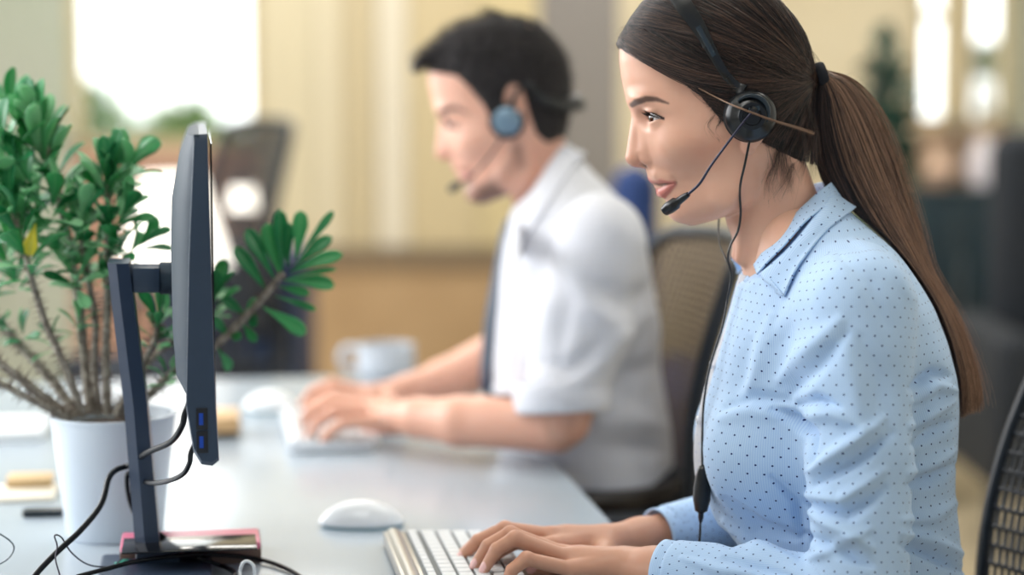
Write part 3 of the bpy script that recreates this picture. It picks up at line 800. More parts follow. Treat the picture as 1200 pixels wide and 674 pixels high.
def tail_strands(n, K=26, s_lo=0.0, s_hi=1.0, spread=24, fly=0.0):
    r = rng; t = np.linspace(0, 1, K)
    Lp = smooth_path([(958, 86), (955, 118), (953, 158), (962, 202), (986, 244), (1022, 288), (1062, 330), (1092, 376), (1108, 424), (1114, 462), (1112, 492)], 6)
    Rp = smooth_path([(965, 82), (994, 94), (1020, 124), (1040, 168), (1058, 222), (1074, 270), (1090, 316), (1118, 366), (1136, 412), (1147, 452), (1150, 484)], 6)
    i = lambda p: np.stack([np.interp(t, np.linspace(0, 1, len(p)), p[:, 0]), np.interp(t, np.linspace(0, 1, len(p)), p[:, 1])], 1)
    Lp, Rp = i(Lp), i(Rp)
    s = r.beta(1.1, 1.1, n) * (s_hi - s_lo) + s_lo
    ln = r.uniform(0.55, 1.0, n)
    tt = ln[:, None] * t[None]; ix = tt * (K - 1); i0 = np.clip(ix.astype(int), 0, K - 2); fr = ix - i0
    g = lambda X, k: X[i0, k] * (1 - fr) + X[i0 + 1, k] * fr
    sw = s[:, None] + 0.10 * np.sin(tt * 5 + r.uniform(0, 6, n)[:, None]) * tt + r.normal(0, 1, n)[:, None] * fly * tt ** 2
    u = g(Lp, 0) * (1 - sw) + g(Rp, 0) * sw; v = g(Lp, 1) * (1 - sw) + g(Rp, 1) * sw
    prof = np.sqrt(np.clip(1 - (2 * s - 1) ** 2, 0.02, 1)) * np.where(r.uniform(0, 1, n) < .7, 1, -1) * r.uniform(.55, 1.05, n)
    w = prof[:, None] * spread * np.sin(np.pi * np.clip(tt * 0.9 + 0.06, 0, 1)) ** 0.7
    bk = S_TORSO.at(v)[1] + 5
    push = (v > 235)
    u = np.where(push, np.maximum(u, bk - 0 + 2 * (1 + np.sin(s * 40))[:, None]), u)
    return frame_to_world(u, v, w)
TAIL = mesh_np('ponytail', *(lambda A: A)(mesh_field(lambda p: chain(F23(p), [(962, 88, 0), (982, 108, 0), (1000, 150, 0), (1016, 200, 0), (1042, 248, 0), (1074, 292, 0), (1100, 345, 0), (1116, 400, 0)], [3, 8, 13, 14, 12, 8, 5, 3], 6) * K23,
               P(940, 430, 2.3) + np.array([0, -.04, 0]), P(1150, 60, 2.3) + np.array([0, .04, 0]), 0.003)), HCAP, HAIR)
hair('ponytail_strands', tail_strands(2600, s_hi=.55), 0.00018, HDARK, TAIL, (1, .6))
hair('ponytail_strands', tail_strands(4200, s_lo=.3, s_hi=1.0), 0.00018, HLONG, TAIL, (1, .6))
hair('ponytail_strands', tail_strands(900, s_lo=.5, s_hi=1.0), 0.00018, hair_mat('hair_light', (96, 70, 56), (216, 176, 146), 0.1, 1.0), TAIL, (1, .6))
hair('ponytail_strands', tail_strands(420, s_lo=.6, s_hi=1.12, fly=.26), 0.00011, HLONG, TAIL, (1, .6))
bm = bmesh.new()
c0 = P(962, 88, 2.3); ax = P(975, 84, 2.3) - c0; ax /= np.linalg.norm(ax)
R = Vector(ax).to_track_quat('Z', 'Y').to_matrix()
lathe(bm, [(.0092, -.005), (.0128, -.0055), (.0145, -.002), (.0145, .003), (.0128, .006), (.0092, .0055), (.0092, -.005)], c0, 32, R)
bm_obj('hair_tie', bm, mat('black_elastic', (22, 24, 34), .8), HAIR)
# loose hairs: at the temple, over the ear piece, at the nape
def wisps(paths, n, jit, r, m, K=16):
    out = []
    for pts in paths:
        base = smooth_path(pts, 8); b = np.stack([np.interp(np.linspace(0, 1, K), np.linspace(0, 1, len(base)), base[:, k]) for k in range(3)], 1)
        for _ in range(n):
            t = np.linspace(0, 1, K); o = rng.normal(0, jit, 3)[None] * t[:, None] ** 1.2 + rng.normal(0, jit * .3, 3)[None]
            out.append(frame_to_world(*(b + o).T))
    return hair('loose_hairs', np.array(out), r, m, HAIR, (1, .4))
wisps([[(905, 172, 58), (903, 190, 54), (896, 210, 52), (898, 226, 53)], [(922, 190, 50), (918, 205, 50), (905, 225, 53)], [(912, 165, 56), (906, 180, 55), (908, 205, 54)], [(935, 150, 46), (938, 180, 44), (930, 206, 46)],
       [(940, 120, 40), (950, 160, 30), (948, 196, 30)], [(898, 150, 62), (894, 172, 58), (900, 196, 54), (896, 214, 54)], [(925, 160, 52), (915, 186, 50), (920, 214, 50)], [(908, 160, 58), (912, 190, 54), (920, 222, 50)]], 40, 6.0, 0.00008, HDARK)
wisps([[(838, 138, 72), (833, 152, 68), (838, 164, 68)], [(832, 132, 70), (822, 146, 68), (829, 158, 68)], [(826, 70, 72), (800, 84, 64), (812, 110, 68), (845, 132, 74)]], 26, 2.6, 0.00010, HDARK)
wisps([[(812, 103, 78), (836, 116, 90), (855, 125, 118), (893, 139, 118), (918, 146, 92), (946, 155, 52)]], 60, 1.0, 0.00013, hair_mat('hair_tan', (110, 84, 66), (170, 134, 108), 0, 1))
wisps([[(955, 95, 8), (952, 130, 14), (955, 160, 14), (948, 190, 20)], [(950, 95, 12), (942, 140, 30), (949, 170, 26), (952, 206, 14)]], 30, 3.0, 0.00012, HDARK)
wisps([[(728, 50, 10), (722, 56, 12), (712, 50, 12)], [(740, 30, 10), (728, 34, 12), (722, 44, 12)], [(950, 60, 10), (975, 90, 10), (1000, 88, 5)]], 7, 3.0, 0.00007, HDARK)
# lashes
def lashes(sgn):
    out = []
    for k in range(34):
        s = k / 33; a = math.radians(-42 + 125 * s)
        r0 = 15.6; root = np.array([EYE[0] - r0 * math.cos(a) * .97, EYE[1] - 4.2 * math.sin(math.pi * min(s * .9 + .12, 1)) - 0.6, EYE[2] + r0 * math.sin(a)])
        dr = np.array([-math.cos(a * .8), 0.12, math.sin(a * .8)]); ln = 7.6 * (0.75 + .35 * s)
        pts = [root, root + dr * ln * .45 + np.array([0, .9, 0]), root + dr * ln + np.array([0, -1.8, 0])]
        b = smooth_path(pts, 4); b[:, 2] *= sgn
        out.append(frame_to_world(*b.T))
    return np.array(out)
LM = mat('lash', (12, 10, 12), .5)
for sgn in (1, -1): hair('eyelashes', lashes(sgn), 0.00025, LM, W, (1.2, .3))
# ------------------------------------------------------------------ her headset
BLK = mat('black_plastic', (13, 17, 22), .28); BLKM = mat('black_foam', (16, 18, 22), .9); DGLOSS = mat('grey_gloss', (34, 46, 56), .18)
YC = 2.3 - 92 * K23
C0 = P(880, 136, YC)
HS = empty('headset', C0, 'black wired call headset on the dark-haired woman, its microphone by her lips', 'headset')
RY = Matrix.Rotation(math.pi / 2, 3, 'X')            # lathe z -> towards the camera (-Y)
S_ = 1 / 980.
bm = bmesh.new()
lathe(bm, [(0, .004), (19 * S_, .004), (25 * S_, .002), (28 * S_, -.004), (27.5 * S_, -.010), (22 * S_, -.013), (0, -.013)], C0 + np.array([0, .006, 0]), 56, RY)
bm_obj('ear_cushion', bm, BLKM, HS)
bm = bmesh.new()
lathe(bm, [(0, .0065), (9 * S_, .0065), (10 * S_, .0085), (14 * S_, .0088), (16 * S_, .0070), (21 * S_, .0045), (25.5 * S_, .001), (27 * S_, -.004), (24 * S_, -.006)], C0 + np.array([0, -.004, 0]), 64, RY)
SPK = bm_obj('speaker_housing', bm, BLK, HS)
bm = bmesh.new(); box(bm, P(884, 128, YC - .0135), (.0125, .002, .006), Matrix.Rotation(-.25, 3, 'Y'))
bm_obj('pivot_cap', bm, DGLOSS, SPK, bevel=.0008)
# glossy crescent and yoke plate
bm = bmesh.new()
pts = [P(880 + 21 * math.cos(a), 133 - 21 * math.sin(a), YC - .0105) for a in np.linspace(-.5, 2.4, 24)]
tube(bm, pts, [.0012, .0026, .0030, .0026, .0012], 10); bm_obj('trim_ring', bm, DGLOSS, SPK)
# headband: from the cup up over the head and down the far side
hb = [P(871, 108, 2.3 - 88 * K23), P(862, 101, 2.3 - 84 * K23), P(848, 84, 2.3 - 86 * K23), P(833, 58, 2.3 - 83 * K23), P(819, 32, 2.3 - 76 * K23), P(799, 2, 2.3 - 64 * K23)]
w2 = [P(786, -24, 2.3 - 40 * K23), P(795, -38, 2.3), P(800, -22, 2.3 + 40 * K23), P(812, 5, 2.3 + 66 * K23), P(838, 58, 2.3 + 84 * K23), P(866, 112, 2.3 + 90 * K23)]
pth = smooth_path(hb + w2, 8)
def flat_band(bm, pts, wid, thk):
    pts = np.asarray(pts); m = len(pts); c = P(850, 70, 2.3); rings = []
    for i in range(m):
        t = pts[min(i + 1, m - 1)] - pts[max(i - 1, 0)]; t /= np.linalg.norm(t)
        o = pts[i] - c; o -= t * (o @ t); o /= np.linalg.norm(o); s = np.cross(t, o)
        wi = np.interp(i / (m - 1), np.linspace(0, 1, len(wid)), wid)
        prof = [(-1, -.4), (-1, .4), (-.6, 1), (.6, 1), (1, .4), (1, -.4), (.6, -1), (-.6, -1)]
        rings.append([bm.verts.new(pts[i] + s * wi * a + o * thk * b) for a, b in prof])
    for a, b in zip(rings, rings[1:]):
        for k in range(8): bm.faces.new((a[k], a[(k + 1) % 8], b[(k + 1) % 8], b[k]))
    bm.faces.new(rings[0][::-1]); bm.faces.new(rings[-1])
bm = bmesh.new(); flat_band(bm, pth, [.0046, .0050, .0046, .0060, .0085, .0100, .0100, .0090, .007, .006, .005], .0014)
HB = bm_obj('headband', bm, BLK, HS)
bm = bmesh.new(); flat_band(bm, smooth_path([p + np.array([-.001, -.0022, .0008]) for p in hb[2:5]], 6)[4:], [.0026, .0030, .0030], .0008)
bm_obj('adjustment_slider', bm, DGLOSS, HB)
bm = bmesh.new(); flat_band(bm, smooth_path(hb[:3], 6)[:11], [.0085, .0062, .0045], .0022); bm_obj('yoke', bm, BLK, HS)
bm = bmesh.new(); flat_band(bm, smooth_path(hb[3:5], 6)[1:3], [.0064, .0064], .0022); bm_obj('band_joint', bm, BLK, HB)
fc = P(874, 143, 2.3 + 92 * K23)
bm = bmesh.new(); lathe(bm, [(0, .01), (20 * S_, .010), (27 * S_, .004), (27 * S_, -.008), (20 * S_, -.012), (0, -.012)], fc, 40, RY); bm_obj('ear_cushion', bm, BLKM, HS)
# microphone boom
boom = smooth_path([P(882, 131, YC - .013), P(873, 141, YC - .015), P(854, 166, YC - .012), P(834, 193, YC - .002), P(820, 215, YC + .012), P(806, 228, 2.238)], 8)
bm = bmesh.new(); tube(bm, boom, [.0015, .0013, .0014, .0016], 10); bm_obj('microphone_boom', bm, mat('boom_metal', (52, 52, 70), .3, .4), HS)
a, b = P(806, 228, 2.238), P(778, 248, 2.262)
bm = bmesh.new(); tube(bm, [a + (b - a) * t for t in (-.02, .05, .2, .42, .5, .75, .95, 1.0)], [.0028, .0034, .0040, .0044, .0068, .0072, .0058, .002], 16); bm_obj('microphone', bm, BLK, HS)
bm = bmesh.new(); tube(bm, [P(883, 128, YC - .0135), P(882, 131, YC - .0165)], .0042, 14); bm_obj('boom_pivot', bm, BLK, HS)
# cable down the front with its volume control
def cab(pts): return smooth_path([P(*x) for x in pts], 8)
bm = bmesh.new()
tube(bm, cab([(880, 157, YC - .004), (877, 172, YC - .002), (873, 192, YC), (868, 214, YC + .01), (867, 230, 2.24), (868, 250, 2.25), (865, 270, 2.262), (856, 288, 2.27), (853, 304, 2.275), (857, 322, 2.28), (853, 350, 2.28), (846, 385, 2.278), (832, 430, 2.275), (825, 470, 2.27), (823, 510, 2.268), (823, 548, 2.268)]), .0013, 8)
tube(bm, cab([(843, 250, 2.36), (842, 268, 2.34), (844, 288, 2.31), (852, 306, 2.28), (857, 324, 2.2805), (852, 352, 2.2775)]), .0012, 8)
bm_obj('cable', bm, BLK, HS)
a, b = P(824, 545, 2.268), P(821, 612, 2.266)
bm = bmesh.new(); tube(bm, [a + (b - a) * t for t in (0, .02, .08, .2, .4, .6, .8, .84, .92, 1.0)], [.002, .0042, .0060, .0082, .0096, .0098, .0070, .0032, .0030, .0018], 20)
CT = bm_obj('volume_control', bm, BLK, HS)
bm = bmesh.new(); tube(bm, cab([(821, 608, 2.266), (820, 630, 2.264), (817, 650, 2.262), (812, 672, 2.262), (800, 715, 2.25), (790, 735, 2.22)]), .0013, 8); bm_obj('cable', bm, BLK, HS)
# ------------------------------------------------------------------ the desk and what stands on it
YAW = math.radians(8.6); DZ = 0.74
DL = np.array([-math.sin(YAW), math.cos(YAW), 0.0])      # along the desk, away from the camera
DS = np.array([-math.cos(YAW), -math.sin(YAW), 0.0])     # across it, away from the sitters
UPV = np.array([0, 0, 1.0])
RD = Matrix((tuple(-DS), tuple(DL), (0, 0, 1))).transposed()      # local x = towards the sitters, y = along, z = up
EDGE = on_z(700, 594, DZ)                                # a point of the desk's front edge
def D(a, s, z=0.0):
    """a along the desk, s in from its front edge, z above its top"""
    return EDGE + DL * a + DS * s + UPV * z
def dsk(u, v, z=0.0): return on_z(u, v, DZ + z)
WHITE = mat('white_lacquer', (176, 188, 199), .2, spec=0.5)
DK = empty('desk', D(0, 0.4, -DZ), 'long glossy white office desk shared by the woman and the man', 'desk')
a_far = float((on_z(300, 443, DZ) - EDGE) @ DL); a_near = -0.95
bm = bmesh.new(); c = D((a_far + a_near) / 2, .625, -.0125)
box(bm, c, (1.25, a_far - a_near, .025), RD); bm_obj('desk_top', bm, WHITE, DK, bevel=.003)
METAL = mat('grey_metal', (120, 126, 132), .35, .8)
for a in (a_near + .12, a_far - .12):
    for s in (.12, 1.13):
        bm = bmesh.new(); box(bm, D(a, s, -.025 - (DZ - .025) / 2), (.05, .05, DZ - .025), RD); bm_obj('leg', bm, METAL, DK, bevel=.003)
    bm = bmesh.new(); box(bm, D(a, .625, -.045), (1.0, .04, .035), RD); bm_obj('crossbar', bm, METAL, DK, bevel=.002)
PL = mat('monitor_plastic', (42, 58, 72), .55, spec=.3); PL2 = mat('monitor_side', (44, 60, 80), .42); SCR = mat('dark_screen', (14, 16, 20), .12)
# monitor: its frame stands along the desk, the screen towards the woman
MY = 2.10; near0 = P(236, 350, MY)
def M_(a, s, z): 
    """a from the monitor's near edge, s behind its screen, z height"""
    b = np.array([near0[0], near0[1], 0.0]); return b + DL * a + DS * s + UPV * z
mz1 = P(236, 157, MY)[2]; mz0 = P(236, 545, MY)[2]; px = MY / FPX
MW = .545
MO = empty('monitor', M_(MW / 2, .10, DZ), 'black computer monitor seen edge-on from the side, with blue ports in its edge', 'monitor')
def xs(u, v): return (236 - u) * px * 1.0 + (v - 350) * 0.0
# side outline of the housing as the photo shows it (s, z), then run along the panel and pinched behind
fr = [(246, 157), (247, 250), (251, 480), (254, 541), (246, 547), (233, 545), (224, 530), (216, 478), (222, 300), (230, 158)]
bm = bmesh.new(); rings = []
for a, k in ((0.0, .55), (.004, 1.0), (MW - .004, 1.0), (MW, .55)):
    cs = np.mean([[(236 - u) * px, P(u, v, MY)[2]] for u, v in fr], axis=0)
    rings.append([bm.verts.new(M_(a, *(cs + (np.array([(236 - u) * px, P(u, v, MY)[2]]) - cs) * (1 if k == 1 else .965)))) for u, v in fr])
for A_, B_ in zip(rings, rings[1:]):
    for k in range(len(fr)): bm.faces.new((A_[k], A_[(k + 1) % len(fr)], B_[(k + 1) % len(fr)], B_[k]))
bm.faces.new(rings[0][::-1]); bm.faces.new(rings[-1]); bm_obj('display_panel', bm, PL2, MO, bevel=.0012, angle=20)
bk = [(230, 158), (236, 157.5), (236, 470), (230, 500), (217, 478), (204, 455), (200.5, 400), (200, 300), (202, 240), (212, 185), (222, 160)]
bm = bmesh.new(); rings = []
for a, k in ((.002, .12), (.012, .45), (.04, .8), (.10, 1.0), (MW - .10, 1.0), (MW - .04, .8), (MW - .002, .12)):
    rr = []
    for u, v in bk:
        s = (236 - u) * px; s = s * k if s > .012 else s
        rr.append(bm.verts.new(M_(a, s, P(u, v, MY)[2] if a < .2 or True else 0)))
    rings.append(rr)
n_ = len(bk)
for A_, B_ in zip(rings, rings[1:]):
    for k in range(n_): bm.faces.new((A_[k], A_[(k + 1) % n_], B_[(k + 1) % n_], B_[k]))
bm.faces.new(rings[0][::-1]); bm.faces.new(rings[-1]); bm_obj('back_housing', bm, PL, MO)
bm = bmesh.new(); hz = (mz1 + mz0 + .05) / 2
box(bm, M_(MW / 2, -(249 - 236) * px - .0012, hz), (.0012, MW - .02, mz1 - mz0 - .07), RD); bm_obj('screen', bm, SCR, MO)
USB = mat('usb_recess', (12, 16, 24), .5); USBB = mat('usb_blue', (10, 66, 170), .35)
for v0 in (491, 518):
    z = P(236, v0, MY)[2]
    bm = bmesh.new(); box(bm, M_(-.0006, (236 - 234.5) * px, z), (.0115, .0012, .0225), RD); f = bm_obj('usb_port', bm, USB, MO, bevel=.0004)
    bm = bmesh.new(); box(bm, M_(-.0014, (236 - 233.5) * px, z), (.0042, .0010, .0120), RD); bm_obj('blue_tongue', bm, USBB, f)
# stand: a tapered blade leaning back, an arm to the housing, a flat foot
sy = float(M_(MW / 2, 0, 0)[1]) - .03
def ST(u, v, w=0.0): return P(u, v, sy) + DL * w
bm = bmesh.new(); rings = []
for (ul, ur, v) in ((127, 152, 306), (131, 157, 345), (146, 173, 470), (154, 182, 570), (162, 191, 672), (166, 195, 700)):
    um = ul + (ur - ul) * .42
    rings.append([bm.verts.new(ST(ul, v, .035)), bm.verts.new(ST(ul, v, -.028)), bm.verts.new(ST(um, v, -.036)), bm.verts.new(ST(ur, v, -.030)), bm.verts.new(ST(ur, v, .035))])
for A_, B_ in zip(rings, rings[1:]):
    for k in range(5): bm.faces.new((A_[k], A_[(k + 1) % 5], B_[(k + 1) % 5], B_[k]))
bm.faces.new(rings[0][::-1]); bm.faces.new(rings[-1]); STD = bm_obj('stand', bm, mat('stand_plastic', (46, 60, 82), .36), MO, bevel=.0015, angle=15)
bm = bmesh.new(); tube(bm, [ST(150, 326), ST(190, 326)], .0165, 20); box(bm, ST(172, 326), (.030, .05, .028), RD); bm_obj('stand_arm', bm, PL2, MO, bevel=.002)
bm = bmesh.new(); tube(bm, [ST(188, 326), ST(204, 326)], .0185, 24); bm_obj('tilt_hinge', bm, PL, MO)
fb = np.array([ST(196, 680)[0], 2.26, DZ])
bm = bmesh.new(); box(bm, fb + np.array([0, 0, .006]), (.125, .20, .010), RD); bm_obj('stand_foot', bm, PL2, MO, bevel=.004)
bm = bmesh.new(); box(bm, np.array([ST(186, 680)[0], sy, DZ + .016]), (.05, .07, .02), RD); bm_obj('stand_neck', bm, PL2, MO, bevel=.004)
# cables
RUB = mat('black_rubber', (8, 12, 18), .35, spec=.3)
def cable(name, label, pts, r, m, n=10, group=None):
    bm = bmesh.new(); tube(bm, smooth_path(pts, 10), r, n); o = bm_obj(name, bm, m); tag(o, label, 'cable', group); return o
sY = sy
cable('power_cable', 'thick black cable arching from the monitor stand down to the lower left of the desk', [P(226, 462, 2.2), P(217, 484, 2.2), P(213, 500, 2.21), P(200, 518, 2.24), P(172, 531, 2.29), P(152, 545, 2.34), P(136, 551, 2.33), P(127, 562, 2.31), P(118, 592, 2.28), P(94, 622, 2.25), P(66, 648, 2.22), P(40, 676, 2.19), P(28, 700, 2.16), P(10, 722, 2.13), P(-40, 730, 2.1)], .0033, RUB, 14)
cable('video_cable', 'black cable looping below the monitor and behind its stand', [P(232, 512, 2.17), P(224, 530, 2.17), P(222, 543, 2.18), P(214, 556, 2.20), P(196, 564, 2.24), P(176, 566, 2.29), P(158, 560, 2.35), P(150, 555, 2.36), P(149, 570, 2.36), P(153, 590, 2.37), P(160, 604, 2.37), P(176, 618, 2.37), P(190, 628, 2.345), P(215, 645, 2.33), P(244, 658, 2.31), P(262, 664, 2.31), dsk(275, 672, .012), dsk(268, 682, .012)], .0028, RUB, 14)
cable('desk_cable', 'black cable curving along the desk past the stand foot to the front', [dsk(90, 676, .016), dsk(120, 668, .020), dsk(160, 658, .024), dsk(205, 652, .022), dsk(250, 650, .016), dsk(300, 655, .006), dsk(330, 664, .004), dsk(352, 676, .004), dsk(380, 700, .004)], .0026, RUB, 12)
cable('thin_cable', 'thin dark wire tangled round the thick black cable', [P(70, 674, 2.20), P(65, 655, 2.21), P(67, 640, 2.22), P(64, 628, 2.22), P(72, 630, 2.23), P(84, 648, 2.24), P(104, 662, 2.26), P(130, 664, 2.28), P(142, 656, 2.3)], .0009, mat('wire', (30, 24, 48), .4), 8)
cable('earphone_cable', 'thin grey wire looped at the left end of the desk', [P(-20, 620, 2.10), P(0, 626, 2.10), P(16, 640, 2.10), P(8, 656, 2.10), P(-20, 670, 2.10)], .0009, mat('grey_wire', (110, 120, 128), .4), 8)
cable('charger_cable', 'white cable standing in a small loop beside the stand foot', [dsk(284, 690, .004), P(281, 674, 2.25), P(284, 661, 2.25), P(290, 658, 2.25), P(297, 663, 2.25), P(299, 678, 2.25), dsk(302, 694, .004)], .0019, mat('white_rubber', (232, 236, 240), .4), 10)
for (u0, v0, u1, v1, c, nm) in ((128, 667, 150, 658, (64, 176, 150), 'green'), (152, 662, 166, 657, (214, 130, 160), 'pink')):
    a, b = P(u0, v0, 2.30), P(u1, v1, 2.31); bm = bmesh.new()
    tube(bm, [a + (b - a) * t for t in (0, .15, .3, .85, .9, 1)], [.0022, .0036, .0042, .0042, .0030, .0028], 14)
    o = tag(bm_obj('audio_plug', bm, mat(nm + '_plug', c, .4)), nm + ' audio plug lying among the cables left of the monitor stand', 'audio plug')
# phone in a pink case on top of a small box, behind the stand
def slab(name, u0, u1, v, z, dep, th, m, parent=None, bev=.003, yaw=YAW):
    a, b = dsk(u0, v, z), dsk(u1, v, z); c = (a + b) / 2 + DL * dep / 2 + UPV * th / 2
    bm = bmesh.new(); box(bm, c, (np.linalg.norm(b - a), dep, th), RD); return bm_obj(name, bm, m, parent, bevel=bev)
BX = tag(slab('box', 142, 306, 663, 0, .085, .022, mat('kraft_box', (126, 104, 92), .7), bev=.001), 'flat brown box under the pink-cased phone', 'box')
c = dsk(220, 645, .022)
PH = empty('phone', c, 'black phone in a pink case lying on the flat brown box', 'phone')
ph0 = slab('case', 142, 305, 647, .0228, .0745, .009, mat('pink_case', (226, 120, 150), .35), PH, .003)
slab('phone_screen', 143.5, 301, 647.2, .0322, .0738, .0018, SCR, PH, .0008)
PEN = tag(slab('eraser', 26, 74, 607, 0, .022, .010, mat('dark_rubber', (24, 36, 42), .4), bev=.004), 'small dark oblong gadget lying left of the plant pot', 'gadget')
# mice
def mouse(name, u, v, L_, label, yaw=0.0):
    c = dsk(u, v); e = empty(name, c, label, 'mouse')
    f = lambda p: smax(smax(ell(p, c + np.array([0, 0, .002]), (L_ / 2, .031, .033)), c[2] + .004 - p[:, 2], .002), ell(p, c + np.array([-.002, 0, -.012]), (L_ / 2 * 1.06, .034, .046)), .004)
    v_, q_ = mesh_field(f, c + [-.08, -.05, -.01], c + [.08, .05, .05], .0025)
    mesh_np('shell', v_, q_, mat('mouse_white', (236, 240, 244), .15), e)
    bm = bmesh.new(); lathe(bm, [(0, 0), (L_ / 2 * .9, 0), (L_ / 2 * .93, .004), (L_ / 2 * .9, .0055), (0, .0055)], c, 48)
    for x in bm.verts: x.co.y = c[1] + (x.co.y - c[1]) * .031 / (L_ / 2)
    bm_obj('base_rim', bm, mat('mouse_rim', (150, 176, 184), .2), e)
    return e
mouse('computer_mouse', 425, 617, .112, 'white computer mouse lying on the desk in front of the woman')
mouse('computer_mouse', 317, 481, .094, 'white computer mouse by the hand of the man in the white shirt')
# keyboards
ALU = mat('aluminium', (176, 172, 164), .35, .6); KEYW = mat('white_keys', (226, 230, 234), .4); KEYB = mat('key_bed', (96, 104, 108), .5)
def keyboard(c, label, wid, dep, base_m, far_end):
    """wid along the desk, dep across it, c = far corner on the screen side"""
    e = empty('keyboard', c, label, 'keyboard')
    mid = c - DL * wid / 2 - DS * dep / 2
    bm = bmesh.new(); v_ = box(bm, mid + UPV * .007, (dep, wid, .010), RD)
    for x in v_:
        t = (np.array(x.co) - mid) @ -DS / dep + .5
        if x.co.z > mid[2] + .007: x.co.z += .006 * (1 - t)
    bm_obj('base', bm, base_m, e, bevel=.0018)
    bm = bmesh.new(); tube(bm, [c - DS * .012 + UPV * .011 - DL * .001, c - DS * .012 + UPV * .011 - DL * (wid - .001)], .0108, 20); bm_obj('battery_bar', bm, base_m, e)
    n = int((wid - .010) / .0192); proto = None
    bm = bmesh.new(); b_ = mid - DS * .008 + UPV * .0148; box(bm, b_, (dep - .034, wid - .010, .0012), Matrix.Rotation(0, 3, 'Y') @ RD @ Matrix.Rotation(.045, 3, 'Y')); bm_obj('key_bed', bm, KEYB, e)
    for j in range(6):
        for i in range(n):
            if len([1 for k in e.children if k.name.startswith('key.') or k.name == 'key']) >= 96: break
            p = c - DS * (.0335 + .0188 * j) - DL * (.014 + .0192 * i) + UPV * (.0178 - .0008 * j)
            if j == 5 and 3 < i < 8:
                if i != 4: continue
            sz = (.0150 if j else .009, .0162 if not (j == 5 and i == 4) else .074, .004)
            if j == 5 and i == 4: p = p - DL * .029
            bm = bmesh.new(); box(bm, p, sz, RD); bm_obj('key', bm, KEYW, e, bevel=.0009, segs=1)
    return e
keyboard(dsk(449, 640), 'white-keyed aluminium keyboard under the hands of the woman', .29, .142, ALU, True)
keyboard(dsk(330, 493), 'pale white keyboard under the hands of the man', .30, .125, mat('pale_plastic', (224, 228, 234), .3), True)
# mug at the far end of the desk
c = dsk(452, 441); MG = empty('mug', c, 'grey-white mug standing at the far end of the desk', 'mug')
CER = mat('ceramic', (190, 196, 204), .25); r = .054; h = .060
bm = bmesh.new(); lathe(bm, [(0, .0), (r * .86, 0), (r * .97, .006), (r, .02), (r, h), (r - .004, h), (r - .005, .02), (r - .012, .008), (0, .007)], c, 48); bm_obj('cup', bm, CER, MG)
bm = bmesh.new(); tube(bm, smooth_path([c + [-r + .004, 0, .052], c + [-r - .020, 0, .054], c + [-r - .030, 0, .034], c + [-r - .016, 0, .014], c + [-r + .005, 0, .012]], 8), .0065, 12); bm_obj('handle', bm, CER, MG)
# far left: papers, wooden block, blurred things behind the plant
WD = tag(slab('wooden_block', 238, 281, 508, .010, .10, .024, mat('beech', (206, 168, 120), .5), bev=.002), 'pale wooden block lying behind the monitor edge', 'wooden block')
tag(slab('notebook', 232, 279, 512, 0, .11, .0095, mat('dark_cover', (40, 56, 64), .5), bev=.001), 'dark notebook under the pale wooden block', 'notebook')
tag(slab('paper_stack', -60, 48, 518, 0, .16, .014, mat('paper', (228, 232, 234), .7), bev=.001), 'white stack of paper at the left behind the plant pot', 'paper stack')
tag(slab('notepad', -30, 62, 590, 0, .10, .006, mat('cream_pad', (230, 222, 206), .7), bev=.001), 'cream notepad lying left of the plant pot', 'notepad')
tag(slab('cardboard_box', 8, 60, 572, .006, .05, .012, mat('orange_kraft', (206, 176, 132), .7), bev=.001), 'small tan box on the cream notepad left of the plant pot', 'box')
# ------------------------------------------------------------------ crown-of-thorns plant in a white pot
PC = dsk(124, 640) + np.array([0, .06, 0]); PCY = PC[1]
s_ = PCY / FPX
POT = empty('potted_plant', PC, 'thorny-stemmed green plant in a white plastic pot left of the monitor', 'potted plant')
rt, rb = 73.5 * s_, 57 * s_; hz = P(124, 484, PCY)[2] - DZ
bm = bmesh.new(); lathe(bm, [(0, 0), (rb - .004, 0), (rb, .004), (rb + (rt - rb) * .95, hz * .96), (rt, hz * .965), (rt + .0005, hz), (rt - .004, hz), (rt - .005, hz * .9), (rt - .010, hz * .86), (0, hz * .86)], PC, 64)
bm_obj('pot', bm, noisy(mat('pot_plastic', (226, 236, 246), .35), (218, 230, 242), 5, .5), POT)
bm = bmesh.new(); lathe(bm, [(0, hz * .90), (rt * .5, hz * .905), (rt - .0055, hz * .89), (rt - .006, hz * .86)], PC, 40)
bm_obj('soil', bm, noisy(mat('soil', (58, 44, 36), .95), (96, 76, 60), 80, 1, bump=1, dist=.01), POT)
STEMS = [([(106, 486, 0), (99, 420, -10), (92, 350, -15), (80, 280, -15), (66, 215, -10), (50, 160, -5)], 6.0),
         ([(126, 486, 10), (124, 420, 12), (126, 350, 10), (127, 280, 5), (126, 215, 0)], 5.5),
         ([(116, 486, -5), (110, 430, 0), (112, 380, 5), (102, 320, 5), (96, 280, 10)], 5.0),
         ([(92, 488, -10), (62, 448, -20), (30, 412, -30), (2, 380, -35), (-30, 350, -40)], 6.0),
         ([(84, 490, 15), (46, 462, 30), (8, 432, 40), (-40, 400, 50)], 6.5),
         ([(80, 490, 30), (40, 470, 45), (-20, 440, 60)], 5.0),
         ([(140, 488, 0), (176, 462, -10), (212, 430, -20), (258, 400, -30), (300, 358, -35), (332, 320, -38)], 5.5),
         ([(136, 488, 20), (160, 440, 25), (180, 400, 30), (186, 370, 30)], 4.5),
         ([(98, 488, 25), (76, 430, 35), (50, 370, 40), (30, 300, 45), (16, 250, 45)], 5.0),
         ([(134, 486, -30), (170, 430, -60), (210, 390, -80), (240, 350, -90)], 4.0)]
SPATH = []; TH = bmesh.new(); BS = bmesh.new()
